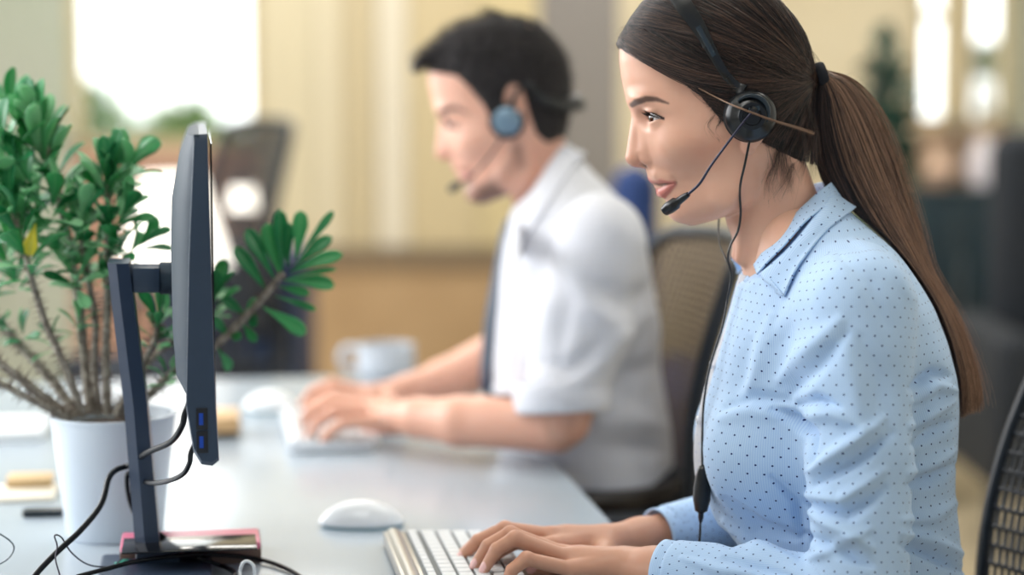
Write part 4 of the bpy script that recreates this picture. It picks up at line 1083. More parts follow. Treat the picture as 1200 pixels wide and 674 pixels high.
def pp(u, v, w): return P(u, v, PCY - w * s_)
for pts, r in STEMS:
    path = smooth_path([pp(*x) for x in pts], 9)
    rr = [r * s_ * (1.0 - .35 * i / len(path)) * (1 + .08 * math.sin(i * 2.1)) for i in range(len(path))]
    tube(BS, path, rr, 9); SPATH.append(path)
    for i in range(len(path) - 1):
        for _ in range(7):
            t = random.random(); c = path[i] * (1 - t) + path[i + 1] * t
            ax = path[i + 1] - path[i]; ax /= np.linalg.norm(ax)
            d = rng.normal(size=3); d -= ax * (d @ ax); d /= np.linalg.norm(d)
            L_ = random.uniform(.006, .012)
            tube(TH, [c + d * rr[i] * .8, c + d * (rr[i] + L_)], [.0007, .0001], 4, caps=False)
BARK = noisy(mat('bark', (128, 120, 108), .85), (190, 182, 168), 120, 1, bump=.8, dist=.003)
STM = bm_obj('stem', BS, BARK, POT); bm_obj('thorns', TH, mat('thorn', (92, 74, 66), .7), STM)
LV, LQ, LT = [], [], []
def leaf(base, tip, wid, up=None, curl=.12, tint=None):
    base = np.asarray(base); tip = np.asarray(tip); ax = tip - base; L_ = np.linalg.norm(ax); ax = ax / L_
    up = rng.normal(size=3) * .5 + np.array([0, -.6, .8]) if up is None else up
    sd = np.cross(ax, up); sd /= np.linalg.norm(sd); nm = np.cross(sd, ax)
    K, J = 14, 6; o = sum(len(x) for x in LV); vs = []
    for i in range(K + 1):
        t = i / K
        w = wid * (0.10 + .90 * ((t / .68) ** 1.15 if t < .68 else math.sqrt(max(1 - ((t - .68) / .33) ** 2, 0)))) * .5
        if i == K: w = wid * .05
        if i == 0: w = wid * .06
        c = base + ax * L_ * t + nm * (math.sin(math.pi * t) * curl * L_ * .5 - curl * L_ * t * t * .4)
        for j in range(J + 1):
            x = (j / J - .5) * 2
            vs.append(c + sd * x * w + nm * (abs(x) ** 1.4 * w * .22))
    LV.append(np.array(vs)); i, j = np.meshgrid(np.arange(K), np.arange(J), indexing='ij'); a = (i * (J + 1) + j).ravel() + o
    LQ.append(np.stack([a, a + J + 1, a + J + 2, a + 1], 1))
    tn = random.random() if tint is None else tint
    LT.append(np.stack([np.full(len(vs), tn), np.tile(np.abs(np.arange(J + 1) / J - .5) * 2, K + 1), np.zeros(len(vs))], 1))
def whorl(at, ax, n, L_, wid, open_=(.3, 1.5), back=.0):
    at = np.asarray(at); ax = ax / np.linalg.norm(ax); e1 = np.cross(ax, [0.3, 1, .2]); e1 /= np.linalg.norm(e1); e2 = np.cross(ax, e1)
    for k in range(n):
        t = k / max(n - 1, 1); ph = k * 2.4 + random.uniform(-.3, .3); th = open_[0] + (open_[1] - open_[0]) * (1 - t) + random.uniform(-.12, .12)
        d = ax * math.cos(th) + (e1 * math.cos(ph) + e2 * math.sin(ph)) * math.sin(th); d[2] += .06
        b = at - ax * back * (1 - t) + d * .004
        l = L_ * random.uniform(.75, 1.12); leaf(b, b + d * l, wid * random.uniform(.85, 1.15) * l / L_, up=np.cross(np.cross(d, ax), d) + np.array([0, -.25, .25]) + rng.normal(size=3) * .2)
px1 = s_
def tp(i): return SPATH[i][-1], SPATH[i][-1] - SPATH[i][-4]
for i, n, l, w, bk, op in ((0, 20, 56, 20, 85, (.15, 1.45)), (1, 18, 54, 20, 85, (.15, 1.5)), (2, 14, 42, 16, 60, (.3, 1.5)), (3, 12, 44, 17, 60, (.3, 1.5)), (8, 18, 52, 20, 80, (.3, 1.5)), (7, 12, 34, 14, 40, (.3, 1.5)), (9, 12, 40, 16, 45, (.3, 1.5))):
    whorl(*tp(i), n, l * px1 * 1.12, w * px1 * 1.15, op, bk * px1)
whorl(pp(48, 178, -5), pp(40, 120, 0) - pp(50, 178, 0), 16, 72 * px1, 20 * px1, (.1, .9), 20 * px1)
whorl(pp(30, 210, 20), pp(0, 170, 0) - pp(30, 230, 0), 12, 60 * px1, 22 * px1, (.2, 1.2), 40 * px1)
whorl(pp(126, 215, 0), pp(128, 150, 0) - pp(126, 215, 0), 12, 52 * px1, 18 * px1, (.1, .9), 20 * px1)
for (u, v, n, l) in ((112, 300, 8, 38), (126, 330, 8, 36), (90, 330, 8, 40), (70, 300, 8, 44), (60, 400, 6, 34), (92, 380, 6, 34), (140, 290, 7, 42), (20, 330, 9, 46), (30, 270, 10, 50), (8, 300, 8, 52), (206, 400, 7, 28), (196, 440, 6, 28), (24, 390, 5, 36)):
    whorl(pp(u, v, random.uniform(-20, 30)), rng.normal(size=3) * .3 + np.array([0, 0, 1]), n, l * px1, l * .40 * px1, (.6, 1.7), 12 * px1)
for u, v, w0, ax_, n, l in ((4, 176, 20, (-.3, 0, 1), 12, 60), (-8, 236, 30, (-.3, 0, 1), 12, 58), (64, 236, 25, (.3, -.2, 1), 9, 50), (150, 196, -10, (.5, 0, 1), 10, 50), (20, 140, -40, (-.3, 0, 1), 10, 58), (96, 252, 30, (.2, 0, 1), 9, 46), (34, 236, -20, (-.2, 0, 1), 10, 52), (146, 250, 20, (.6, 0, 1), 9, 46), (168, 286, 0, (.8, 0, .6), 8, 40)):
    whorl(pp(u, v, w0), np.array(ax_, float), n, l * px1, l * .42 * px1, (.3, 1.4), 30 * px1)
for bx, by, tx, ty, w in ((313, 342, 275, 289, 19), (321, 326, 289, 268, 20), (328, 322, 312, 262, 22), (330, 319, 328, 246, 20), (338, 312, 338, 262, 16), (347, 303, 353, 247, 20), (352, 298, 391, 247, 11), (345, 312, 388, 277, 17), (340, 319, 401, 297, 18), (338, 326, 394, 315, 8),
                          (333, 329, 392, 334, 20), (328, 336, 362, 344, 12), (322, 347, 371, 363, 9), (308, 360, 359, 391, 19), (300, 362, 296, 384, 12), (290, 372, 262, 350, 14), (285, 380, 300, 400, 12), (270, 392, 282, 396, 12), (268, 396, 250, 372, 12), (255, 408, 270, 434, 14), (250, 410, 240, 440, 14), (286, 372, 302, 350, 14)):
    w0 = -36 + random.uniform(-6, 6); leaf(pp(bx, by, w0), pp(tx, ty, w0 + random.uniform(-22, 22)), w * px1, up=np.array([random.uniform(-.3, .3), -1, random.uniform(.1, .7)]), tint=random.uniform(0, .5))
whorl(pp(254, 345, -70), np.array([.2, 0, 1.]), 9, 34 * px1, 15 * px1, (.2, 1.4), 40 * px1)
leaf(pp(42, 262, 50), pp(34, 300, 52), 19 * px1, up=np.array([0, -1, .3]), tint=2.0)
GRN = mat('leaf', (40, 140, 70), .38, spec=0.5); N, L, b = nodes(GRN)
at_ = N.new('ShaderNodeAttribute'); at_.attribute_name = 'tint'; se = N.new('ShaderNodeSeparateXYZ'); L.new(at_.outputs['Vector'], se.inputs[0])
r_ = N.new('ShaderNodeValToRGB'); e = r_.color_ramp.elements; e[0].position = 0; e[0].color = hexc(34, 138, 84); e[1].position = .5; e[1].color = hexc(168, 222, 176)
x = e.new(.3); x.color = hexc(84, 180, 112); x = e.new(.52); x.color = hexc(226, 214, 70)
hf = N.new('ShaderNodeMath'); hf.operation = 'MULTIPLY'; hf.inputs[1].default_value = .5; L.new(se.outputs[0], hf.inputs[0]); L.new(hf.outputs[0], r_.inputs['Fac'])
mv = N.new('ShaderNodeMix'); mv.data_type = 'RGBA'; L.new(r_.outputs['Color'], mv.inputs['A']); mv.inputs['B'].default_value = hexc(150, 205, 150)
lt = N.new('ShaderNodeMath'); lt.operation = 'LESS_THAN'; lt.inputs[1].default_value = .05; L.new(se.outputs[1], lt.inputs[0]); m7 = N.new('ShaderNodeMath'); m7.operation = 'MULTIPLY'; m7.inputs[1].default_value = .5; L.new(lt.outputs[0], m7.inputs[0]); L.new(m7.outputs[0], mv.inputs['Factor'])
L.new(mv.outputs['Result'], b.inputs['Base Color']); b.inputs['Transmission Weight'].default_value = 0
tr = N.new('ShaderNodeBsdfTranslucent'); L.new(mv.outputs['Result'], tr.inputs['Color']); ms = N.new('ShaderNodeMixShader'); ms.inputs[0].default_value = .38
L.new(b.outputs[0], ms.inputs[1]); L.new(tr.outputs[0], ms.inputs[2]); L.new(ms.outputs[0], N['Material Output'].inputs['Surface'])
FO = mesh_np('leaves', np.concatenate(LV), np.concatenate(LQ), GRN, STM, attrs=dict(tint=np.concatenate(LT)))
so = FO.modifiers.new('thick', 'SOLIDIFY'); so.thickness = .0007
# ------------------------------------------------------------------ the man in the white shirt
F31 = frame_of(3.15); K31 = 3.15 / FPX
MS, MTH = .745, math.radians(1.5)
def m_canon(q):
    x = (q[:, 0] - 513) / MS; y = (q[:, 1] - 146) / MS
    c, s = math.cos(MTH), math.sin(MTH)
    return np.stack([738 + x * c - y * s, 140 + x * s + y * c, q[:, 2] / MS], 1)
def m_world(c):
    """canonical head coordinates -> world"""
    c = np.atleast_2d(np.asarray(c, float)); x = (c[:, 0] - 738) * MS; y = (c[:, 1] - 140) * MS; co, s = math.cos(MTH), math.sin(MTH)
    u = 513 + x * co + y * s; v = 146 - x * s + y * co
    b = (337.0 - v) / FPX; t = 3.15 / (CP + b * SP)
    return np.stack([(u - 600) / FPX * t, 3.15 - c[:, 2] * MS * K31, CAMZ + t * (b * CP - SP)], -1)
def m_head(p):
    q = m_canon(F31(p)); k = q.copy()
    return head_d(k, True) * K31 * MS
def YM(w): return 3.15 - w * K31
MH = hand([[(440, 494, 3.07), (402, 496, 3.06), (384, 508, 3.06), (376, 522, 3.06)],
           [(434, 484, 3.09), (392, 482, 3.085), (372, 494, 3.085), (362, 512, 3.085)],
           [(432, 478, 3.115), (384, 472, 3.115), (362, 484, 3.115), (352, 502, 3.115)],
           [(436, 474, 3.14), (390, 468, 3.15), (366, 476, 3.155), (354, 494, 3.155)],
           [(468, 500, 3.12), (436, 508, 3.15), (414, 512, 3.165), (398, 514, 3.17)]],
          [(650, 494, 2.945), (540, 494, 3.00), (492, 490, 3.045), (470, 488, 3.07)], [.045, .036, .029, .026], [.0084, .0092, .0095, .0092, .011])
MR = hand([[(425, 470, 3.235), (392, 462, 3.23), (374, 470, 3.225), (364, 484, 3.225)],
           [(424, 462, 3.255), (388, 452, 3.25), (366, 460, 3.25), (354, 474, 3.25)],
           [(425, 459, 3.275), (390, 450, 3.275), (368, 458, 3.275), (356, 472, 3.275)],
           [(430, 460, 3.295), (398, 452, 3.30), (380, 460, 3.30), (368, 472, 3.30)],
           [(454, 476, 3.22), (430, 480, 3.205), (414, 482, 3.20), (400, 484, 3.195)]],
          [(592, 416, 3.45), (520, 448, 3.36), (478, 460, 3.31), (458, 464, 3.29)], [.046, .036, .028, .025], [.0090, .0094, .0092, .0084, .0105])
MHf, MRf = hand_field(MH), hand_field(MR)
M_TORSO = Rows([(165, 640, 668, 34), (190, 616, 684, 48), (215, 604, 705, 70), (240, 598, 726, 92), (265, 597, 744, 110), (300, 592, 756, 122), (340, 586, 764, 126), (380, 581, 768, 124), (420, 578, 770, 120), (460, 579, 774, 116), (500, 586, 780, 114),
                (540, 596, 784, 116), (580, 602, 788, 120), (640, 604, 794, 128), (680, 606, 796, 128)], 8.0)
MSH, MELB = P(704, 284, 2.965), P(660, 492, 2.935)
MSHF, MELF = P(676, 284, 3.335), P(596, 420, 3.44)
def m_body(p):
    d = M_TORSO.d(F31(p), -9) * K31
    d = smin(d, chain(p, [MSH, MELB], [.05, .040]), .02); d = smin(d, chain(p, [MSHF, MELF], [.05, .040]), .02)
    hip = P(700, 640, 3.15)
    for s in (-1, 1):
        h = hip + np.array([0, .1 * s, 0]); k = h + np.array([-.45, .04 * s, .0]); an = k + np.array([.05, 0, -.42])
        d = smin(d, chain(p, [h, k, an], [.075, .055, .035]), .02); d = smin(d, seg(p, an, an + np.array([-.15, 0, -.04]), .03, .02), .01)
    return d
def m_attr(v):
    q = m_canon(F31(v)); qa = q.copy(); qa[:, 2] = np.abs(qa[:, 2]); ok = q[:, 1] < 290
    bd = chain(qa, [(792, 232, 0), (800, 250, 10), (830, 244, 35), (862, 200, 52), (862, 178, 60)], [20, 18, 18, 12, 6])
    beard = .8 * np.clip(.8 - bd / 12, 0, 1) * ok
    mo = chain(qa, [(762, 203, 0), (782, 206, 22), (790, 222, 26)], [7, 6, 6]); beard = np.maximum(beard, .7 * np.clip(.6 - mo / 4, 0, 1) * ok) * (1 - lip_mask(q))
    br = chain(qa * [1, 1, 0], [(742, 122, 0), (752, 116, 0), (770, 114, 0), (786, 122, 0)], [3.5, 4.2, 3.4, 1.5])
    dk = np.maximum(beard, .8 * np.clip(.6 - br / 2.5, 0, 1) * (qa[:, 2] > 10) * ok)
    eye = np.linalg.norm(qa - EYE, axis=1); line = chain(qa * [1, 1, 0], [(752, 140, 0), (768, 144, 0), (779, 142, 0)], [1.4, 1.6, .6])
    dk = np.maximum(dk, .9 * np.clip(1 - line, 0, 1) * (eye < 19) * (qa[:, 2] > 18))
    return dict(tan=.5 * np.clip((q[:, 1] - 500) / 60, 0, 1), lips=lip_mask(q) * .7, dark=dk, blush=.6 * np.exp(-(((qa[:, 0] - 745) / 14) ** 2 + ((qa[:, 1] - 186) / 12) ** 2)) * ok, nail=np.zeros(len(v)))  # tan: the same painted hand shade, weaker on him
MN = empty('person', (P(700, 640, 3.15)[0], 3.15, 0), 'dark-haired bearded man in a white shirt and dark tie, looking down at his keyboard', 'person')
SKIN_M = skin_mat('skin_man', (230, 182, 160), (190, 108, 100), (214, 130, 112))
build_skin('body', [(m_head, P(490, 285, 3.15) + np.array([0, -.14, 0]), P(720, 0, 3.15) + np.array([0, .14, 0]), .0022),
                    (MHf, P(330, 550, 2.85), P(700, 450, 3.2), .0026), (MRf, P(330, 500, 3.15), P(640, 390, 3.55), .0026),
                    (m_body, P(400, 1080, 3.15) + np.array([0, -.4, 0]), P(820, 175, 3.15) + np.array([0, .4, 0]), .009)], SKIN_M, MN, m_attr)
MEY = [m_world((EYE[0], EYE[1], s * EYE[2]))[0] for s in (-1, 1)]
EMM = eye_mat('eye_man', MEY, 12.7 * K31 * MS, (-1, 0, -.35))
for c in MEY: eyeball(c, 12.7 * K31 * MS, MN, EMM)
# hair: short at the sides and nape, swept up and forward on top
MHL = np.array([(715, 52), (730, 60), (748, 62), (770, 66), (792, 84), (812, 108), (824, 140), (834, 158), (841, 150), (845, 92), (858, 80), (872, 86), (882, 130), (892, 160), (912, 178), (950, 178)], float)
def m_cap(p):
    q = m_canon(F31(p)); d0 = SKULL.d(q); vl = np.interp(q[:, 0], MHL[:, 0], MHL[:, 1])
    T = np.clip((vl - q[:, 1]) * .42 - 1.0, -4, 4.0 + 4.0 * np.clip((50 - q[:, 1]) / 50, 0, 1))
    T = T + (1.2 * np.sin(q[:, 0] * .33 + q[:, 1] * .12) * np.sin(q[:, 2] * .25) + 1.2 * np.sin(q[:, 0] * .6 + q[:, 2] * .5)) * (T > 3)
    d = d0 - T
    qn = q.copy(); qn[:, 2] = np.abs(q[:, 2])
    tuft = chain(qn, [(790, 10, 20), (745, 24, 22), (716, 40, 20), (704, 54, 14)], [15, 13, 10, 5]) + 1.5 * np.sin(q[:, 0] * .5 + q[:, 1] * .6)
    d = smin(d, tuft, 8)
    return d * K31 * MS
MHM = hair_mat('hair_black', (14, 14, 18), (52, 46, 46), mesh=True)
v, q = mesh_field(m_cap, P(470, 200, 3.15) + np.array([0, -.13, 0]), P(690, 0, 3.15) + np.array([0, .13, 0]), .003)
MHR = mesh_np('hair', v, q, MHM, MN)
nn = vnormals(v, q); cq = m_canon(F31(v)); sel = np.nonzero((cq[:, 1] < np.interp(cq[:, 0], MHL[:, 0], MHL[:, 1]) - 4))[0]; sel = rng.choice(sel, 5000)
L_ = np.interp(cq[sel, 1], [-20, 40, 100, 180], [.020, .018, .008, .004]); t = np.linspace(0, 1, 6)[None, :, None]
fwd = np.array([-.9, 0, .25]) * np.clip((70 - cq[sel, 1]) / 60, 0, 1)[:, None] + np.array([.3, 0, -.6]) * np.clip((cq[sel, 1] - 60) / 60, 0, 1)[:, None] + rng.normal(0, .25, (len(sel), 3))
dr = nn[sel] * .55 + fwd; dr /= np.linalg.norm(dr, axis=1, keepdims=True)
hair('hair_strands', v[sel][:, None] + dr[:, None] * (L_[:, None, None] * t) + nn[sel][:, None] * (-.25 * L_[:, None, None] * t ** 2), .00025, hair_mat('hair_black_strand', (14, 14, 18), (50, 44, 44)), MHR)
# shirt
WSH = shirt_mat('white_shirt', (232, 234, 246), rough=.7)
S_MT = Rows([(168, 636, 670, 40), (192, 612, 688, 56), (215, 602, 708, 76), (240, 597, 730, 98), (265, 595, 748, 116), (300, 590, 760, 128), (340, 584, 768, 132), (380, 579, 772, 130), (420, 576, 774, 126), (460, 577, 778, 122), (500, 584, 784, 120),
             (540, 594, 788, 121), (556, 600, 789, 122), (562, 602, 789, 122)], 6.0)
def m_shirt_parts(p):
    q = F31(p); t = S_MT.d(q)
    cut = ((q[:, 0] - 664) * -.72 + (q[:, 1] - 176) * -.694)
    t = smax(t, cut, 3) * K31
    a = chain(p, [MSH, MSH * .5 + MELB * .5, MELB], [.066, .063, .060]); ax = (MELB - MSH) / np.linalg.norm(MELB - MSH); a = np.maximum(a, (p - MELB) @ (ax + np.array([.25, 0, 0])) + .012)
    b = chain(p, [MSHF, MELF], [.066, .058]); ax = (MELF - MSHF) / np.linalg.norm(MELF - MSHF); b = np.maximum(b, (p - MELF) @ ax + .035)
    return t, a, b
def m_shirt(p):
    t, a, b = m_shirt_parts(p); return smin(t, np.minimum(a, b), .035)
v, q = mesh_field(m_shirt, P(540, 600, 3.15) + np.array([0, -.32, 0]), P(830, 150, 3.15) + np.array([0, .36, 0]), .005)
n = vnormals(v, q); nr = np.clip((3.15 - v[:, 1]) / .08, 0, 1)
FM_ = [([(620, 300), (640, 360), (620, 420)], 14, 5), ([(640, 290), (665, 350), (655, 420)], 12, -5), ([(690, 330), (730, 350), (765, 340)], 12, -6), ([(690, 360), (725, 385), (760, 370)], 13, 6), ([(630, 440), (665, 455), (700, 430)], 12, 6),
       ([(640, 425), (670, 435), (700, 405)], 10, -6), ([(700, 430), (720, 400), (740, 385)], 10, 6), ([(700, 470), (730, 440), (760, 430)], 14, -6), ([(690, 500), (730, 490), (775, 500)], 14, 5), ([(690, 525), (730, 520), (775, 530)], 10, -5), ([(650, 250), (690, 240), (730, 270)], 14, 3), ([(610, 280), (605, 350), (600, 420)], 10, 3)]
v = fold(v, n, FM_, .0013, nr); v = wave(v, n, .0022, 34, 5)
MSHIRT = mesh_np('shirt', v, q, WSH, MN, attrs=dict(st=np.stack([v[:, 0], v[:, 2], v[:, 1]], 1)))
# rolled hem of the near sleeve, collar, tie
ax = (MELB - MSH) / np.linalg.norm(MELB - MSH) + np.array([.25, 0, 0]); ax /= np.linalg.norm(ax); e1 = np.cross(ax, [0, 1, 0.]); e1 /= np.linalg.norm(e1); e2 = np.cross(ax, e1); th = np.linspace(0, 2 * np.pi, 41)
rg = lambda c, r: np.array([c + (e1 * math.cos(t) + e2 * math.sin(t)) * r for t in th])
strip('rolled_cuff', rg(MELB - ax * .055, .064), rg(MELB - ax * .012, .063), WSH, MSHIRT, .004, 8, bulge=.003)
ci = [(600, 262), (612, 240), (628, 214), (644, 190), (656, 174)]; co = [(606, 292), (622, 268), (640, 240), (658, 212), (676, 190)]
hA = smooth_path(hit(smooth_path(ci, 4), lambda x: m_head(x) - .006), 2); hB = smooth_path(hit(smooth_path(co, 4), lambda x: m_shirt(x) - .006), 2)
bA, bB = P(664, 168, 3.15), P(686, 180, 3.15)
A = np.concatenate([hA, smooth_path([hA[-1], P(663, 169, 3.11), bA], 4)[1:]]); B = np.concatenate([hB, smooth_path([hB[-1], P(685, 181, 3.10), bB], 4)[1:]])
strip('collar', A, B, WSH, MSHIRT, .003, 10, bulge=.003)
mr = lambda X: np.stack([X[:, 0], 6.3 - X[:, 1], X[:, 2]], 1); strip('collar', mr(B), mr(A), WSH, MSHIRT, .003, 10, bulge=.003)
tie = mat('tie_silk', (36, 54, 76), .45)
tc_ = [(600, 268), (596, 290), (588, 330), (581, 370), (577, 410), (575, 445), (580, 462)]
TA = smooth_path([P(u - 1, v, 3.15 - w) for (u, v), w in zip(tc_, (.016, .02, .030, .038, .042, .044, .002))]); TB = smooth_path([P(u - 13, v, 3.15 + w * .5) for (u, v), w in zip(tc_, (.012, .014, .022, .028, .032, .034, .002))])
strip('tie', TA, TB, tie, MSHIRT, .004, 6, bulge=0)
bm = bmesh.new(); bmesh.ops.create_icosphere(bm, subdivisions=3, radius=1, matrix=Matrix.Translation(V(600, 268, 3.15)) @ Matrix.Diagonal((.014, .016, .020, 1))); bm_obj('tie_knot', bm, tie, MSHIRT)
def m_tr(p):
    hip = P(700, 640, 3.15); d = 9.0; pel = ell(p, hip + np.array([.02, 0, .03]), (.15, .18, .13))
    for s in (-1, 1):
        h = hip + np.array([0, .1 * s, 0]); k = h + np.array([-.45, .04 * s, .0]); an = k + np.array([.05, 0, -.40]); d = smin(d, chain(p, [h, k, an], [.09, .07, .052]), .02)
    return smin(d, pel, .03)
v, q = mesh_field(m_tr, (-.55, 2.75, .04), (.5, 3.55, .8), .009); mesh_np('trousers', v, q, mat('charcoal_trousers', (26, 32, 44), .8), MN)
for s in (-1, 1): shoe((P(700, 640, 3.15)[0] - .41, 3.15 + .14 * s, 0), mat('brown_leather', (48, 34, 28), .4), MN)
bm = bmesh.new(); tube(bm, [P(700, 562, 3.15) + np.array([math.cos(t) * .125, math.sin(t) * .165, 0]) for t in np.linspace(0, 2 * math.pi, 40)], .016, 8, caps=False); bm_obj('belt', bm, mat('belt_leather', (30, 24, 22), .4), MN)
# his headset: worn round the back of the head
cy = 3.15 - 84 * K31 * MS; hc = P(594, 142, cy)
HM = empty('headset', hc, 'silver-grey headset on the bearded man, its band round the back of his head', 'headset')
k = K31
bm = bmesh.new(); lathe(bm, [(0, .004), (15 * k, .004), (20 * k, 0), (21 * k, -.006), (17 * k, -.013), (0, -.013)], hc + np.array([0, .006, 0]), 40, RY); bm_obj('ear_cushion', bm, BLKM, HM)
bm = bmesh.new(); lathe(bm, [(0, .008), (10 * k, .0075), (15.5 * k, .004), (16 * k, -.002)], hc + np.array([0, -.003, 0]), 40, RY); bm_obj('speaker_housing', bm, mat('silver_blue', (122, 148, 168), .3, .3), HM)
hcf = P(598, 142, 3.15 + 86 * K31 * MS); bm = bmesh.new(); lathe(bm, [(0, .010), (20 * k, .006), (21 * k, -.006), (0, -.012)], hcf, 32, RY); bm_obj('ear_cushion', bm, BLKM, HM)
bd = smooth_path([P(598, 126, cy), P(606, 106, cy + .004), P(620, 100, cy + .004), P(636, 116, cy + .01), P(660, 124, 3.10), P(675, 121, 3.13), P(678, 120, 3.15), P(675, 121, 3.17), P(660, 124, 3.20), P(636, 116, 6.3 - cy - .01), P(618, 100, 6.3 - cy), P(602, 108, 6.3 - cy), P(598, 126, 6.3 - cy)], 8)
bm = bmesh.new(); tube(bm, bd, [.003, .003, .004, .006, .0085, .010, .0085, .006, .004, .003, .003], 12, flat=1.5); bm_obj('neckband', bm, BLK, HM)
bm = bmesh.new(); tube(bm, smooth_path([P(592, 156, cy - .008), P(576, 180, cy + .0), P(556, 204, cy + .02), P(536, 216, 3.10)], 8), .0016, 8); bm_obj('microphone_boom', bm, BLK, HM)
bm = bmesh.new(); a, b = P(540, 214, 3.10), P(526, 224, 3.105); tube(bm, [a, a * .7 + b * .3, a * .2 + b * .8, b], [.003, .0065, .0065, .003], 12); bm_obj('microphone', bm, mat('grey_foam', (90, 86, 80), .9), HM)
# ------------------------------------------------------------------ office chairs
CHF = mat('chair_black', (20, 27, 36), .4); CHM = mat('chair_mesh', (96, 78, 62), .6); CHS = mat('chair_fabric', (24, 34, 48), .85)
def chair(at, yaw, label, bh=1.0, w=.46, mesh_m=None, slots=False, tilt=.12, seat_z=.50, arm=True):
    """office chair facing local -x at the floor point at"""
    at = np.asarray(at, float); cy_, sy_ = math.cos(yaw), math.sin(yaw)
    X = np.array([cy_, sy_, 0]); Yv = np.array([-sy_, cy_, 0]); Z = np.array([0, 0, 1.])
    w_ = lambda x, y, z: at + X * x + Yv * y + Z * z
    R = Matrix((tuple(X), tuple(Yv), tuple(Z))).transposed()
    e = empty('office_chair', at, label, 'office chair')
    bm = bmesh.new(); v_ = box(bm, w_(0, 0, seat_z), (.48, .50, .07), R); bmesh.ops.bevel(bm, geom=bm.edges[:], offset=.03, segments=4, affect='EDGES'); bm_obj('seat', bm, CHS, e)
    bm = bmesh.new(); box(bm, w_(.02, 0, seat_z - .06), (.22, .22, .05), R); bm_obj('tilt_mechanism', bm, CHF, e, bevel=.008)
    bm = bmesh.new(); lathe(bm, [(0, .10), (.035, .10), (.035, .22), (.022, .22), (.022, seat_z - .08), (0, seat_z - .08)], at, 24); bm_obj('gas_column', bm, METAL, e)
    for k in range(5):
        a = yaw + k * 2 * math.pi / 5 + .3; d = np.array([math.cos(a), math.sin(a), 0])
        bm = bmesh.new(); tube(bm, [at + d * .02 + Z * .115, at + d * .18 + Z * .10, at + d * .31 + Z * .075], [.028, .022, .015], 10); lg = bm_obj('leg', bm, CHF, e)
        bm = bmesh.new(); Rc = Matrix.Rotation(a + 1.3, 3, 'Z') @ Matrix.Rotation(math.pi / 2, 3, 'X'); lathe(bm, [(0, -.022), (.026, -.022), (.030, -.018), (.030, .018), (.026, .022), (0, .022)], at + d * .31 + Z * .030, 20, Rc); bm_obj('caster', bm, CHF, lg)
    # back: curved frame with the mesh in it
    z0, z1 = seat_z + .10, bh
    def B_(s, t):
        """s across -1..1, t up 0..1"""
        wx = w / 2 * (1 - .10 * (1 - t) - .10 * t ** 6)
        return w_(.25 + tilt * t * (z1 - z0) * 1.2 - .05 * s * s + .035 * math.sin(math.pi * t) * -1, s * wx, z0 + (z1 - z0) * t)
    out = [B_(-1, t) for t in np.linspace(0.04, .93, 12)] + [B_(s, 1 - .03 * abs(s) ** 3) for s in np.linspace(-.85, .85, 9)] + [B_(1, t) for t in np.linspace(.93, .04, 12)] + [B_(s, 0) for s in np.linspace(.85, -.85, 7)]
    out.append(out[0]); bm = bmesh.new(); tube(bm, smooth_path(out, 3), .0125 if not slots else .009, 10, caps=False); FRM = bm_obj('back_frame', bm, CHF, e)
    # perforated sheet
    nu, nv = (26, 40) if not slots else (40, 20)
    V_, Q_ = [], []
    if slots:
        # rows of upright slots, every other row shifted
        gx, gz = 2.0 / nu, 1.0 / nv; bar, br2 = .36, .22; idx = {}
        def vid(s, t):
            kx = (round(s, 5), round(t, 5))
            if kx not in idx: idx[kx] = len(V_); V_.append(B_(max(-1, min(1, s)), max(0, min(1, t))))
            return idx[kx]
        for j in range(nv):
            sh = .5 * gx * (j % 2)
            t0, t1, t2 = j * gz, (j + br2) * gz, (j + 1) * gz
            for i in range(nu):
                s0 = -1 + i * gx + sh; s1 = s0 + gx * bar; s2 = s0 + gx
                Q_.append((vid(s0, t0), vid(s1, t0), vid(s1, t1), vid(s0, t1))); Q_.append((vid(s1, t0), vid(s2, t0), vid(s2, t1), vid(s1, t1)))
                Q_.append((vid(s0, t1), vid(s1, t1), vid(s1, t2), vid(s0, t2)))
        Q_ = [qq for qq in Q_ if len(set(qq)) == 4]
    else:
        gx, gz = 2.0 / nu, 1.0 / nv; fr_ = .5
        for j in range(nv):
            for i in range(nu):
                s0, s1 = -1 + i * gx, -1 + (i + 1) * gx; t0, t1 = j * gz, (j + 1) * gz; sm, tm = s0 + gx * fr_, t0 + gz * fr_; o = len(V_)
                V_ += [B_(s0, t0), B_(sm, t0), B_(s1, t0), B_(s0, tm), B_(sm, tm), B_(s1, tm), B_(s0, t1), B_(sm, t1)]
                Q_ += [(o, o + 1, o + 4, o + 3), (o + 1, o + 2, o + 5, o + 4), (o + 3, o + 4, o + 7, o + 6)]
    MP = mesh_np('mesh_back', np.array(V_), np.array(Q_), mesh_m or CHM, e); so = MP.modifiers.new('t', 'SOLIDIFY'); so.thickness = .0035 if slots else .0015
    bm = bmesh.new(); tube(bm, smooth_path([w_(.08, 0, seat_z - .06), w_(.30, 0, seat_z - .03), w_(.345, 0, seat_z + .12), B_(0, .35) + X * .03], 6), [.024, .022, .018, .014], 12, flat=1.6); bm_obj('back_post', bm, CHF, e)
    if arm:
        for s in (-1, 1):
            bm = bmesh.new(); tube(bm, smooth_path([w_(.0, s * .24, seat_z - .05), w_(.02, s * .285, seat_z), w_(.03, s * .29, seat_z + .15)], 5), .014, 10); ar = bm_obj('armrest', bm, CHF, e)
            bm = bmesh.new(); box(bm, w_(0, s * .29, seat_z + .165), (.24, .07, .025), R); bm_obj('arm_pad', bm, CHF, ar, bevel=.01)
    return e
cm = P(790, 640, 3.15)
chair((0.03, 3.17, 0), math.radians(10), 'black office chair with a brown mesh back, seating the man in the white shirt', bh=1.05, w=.50, seat_z=.50)
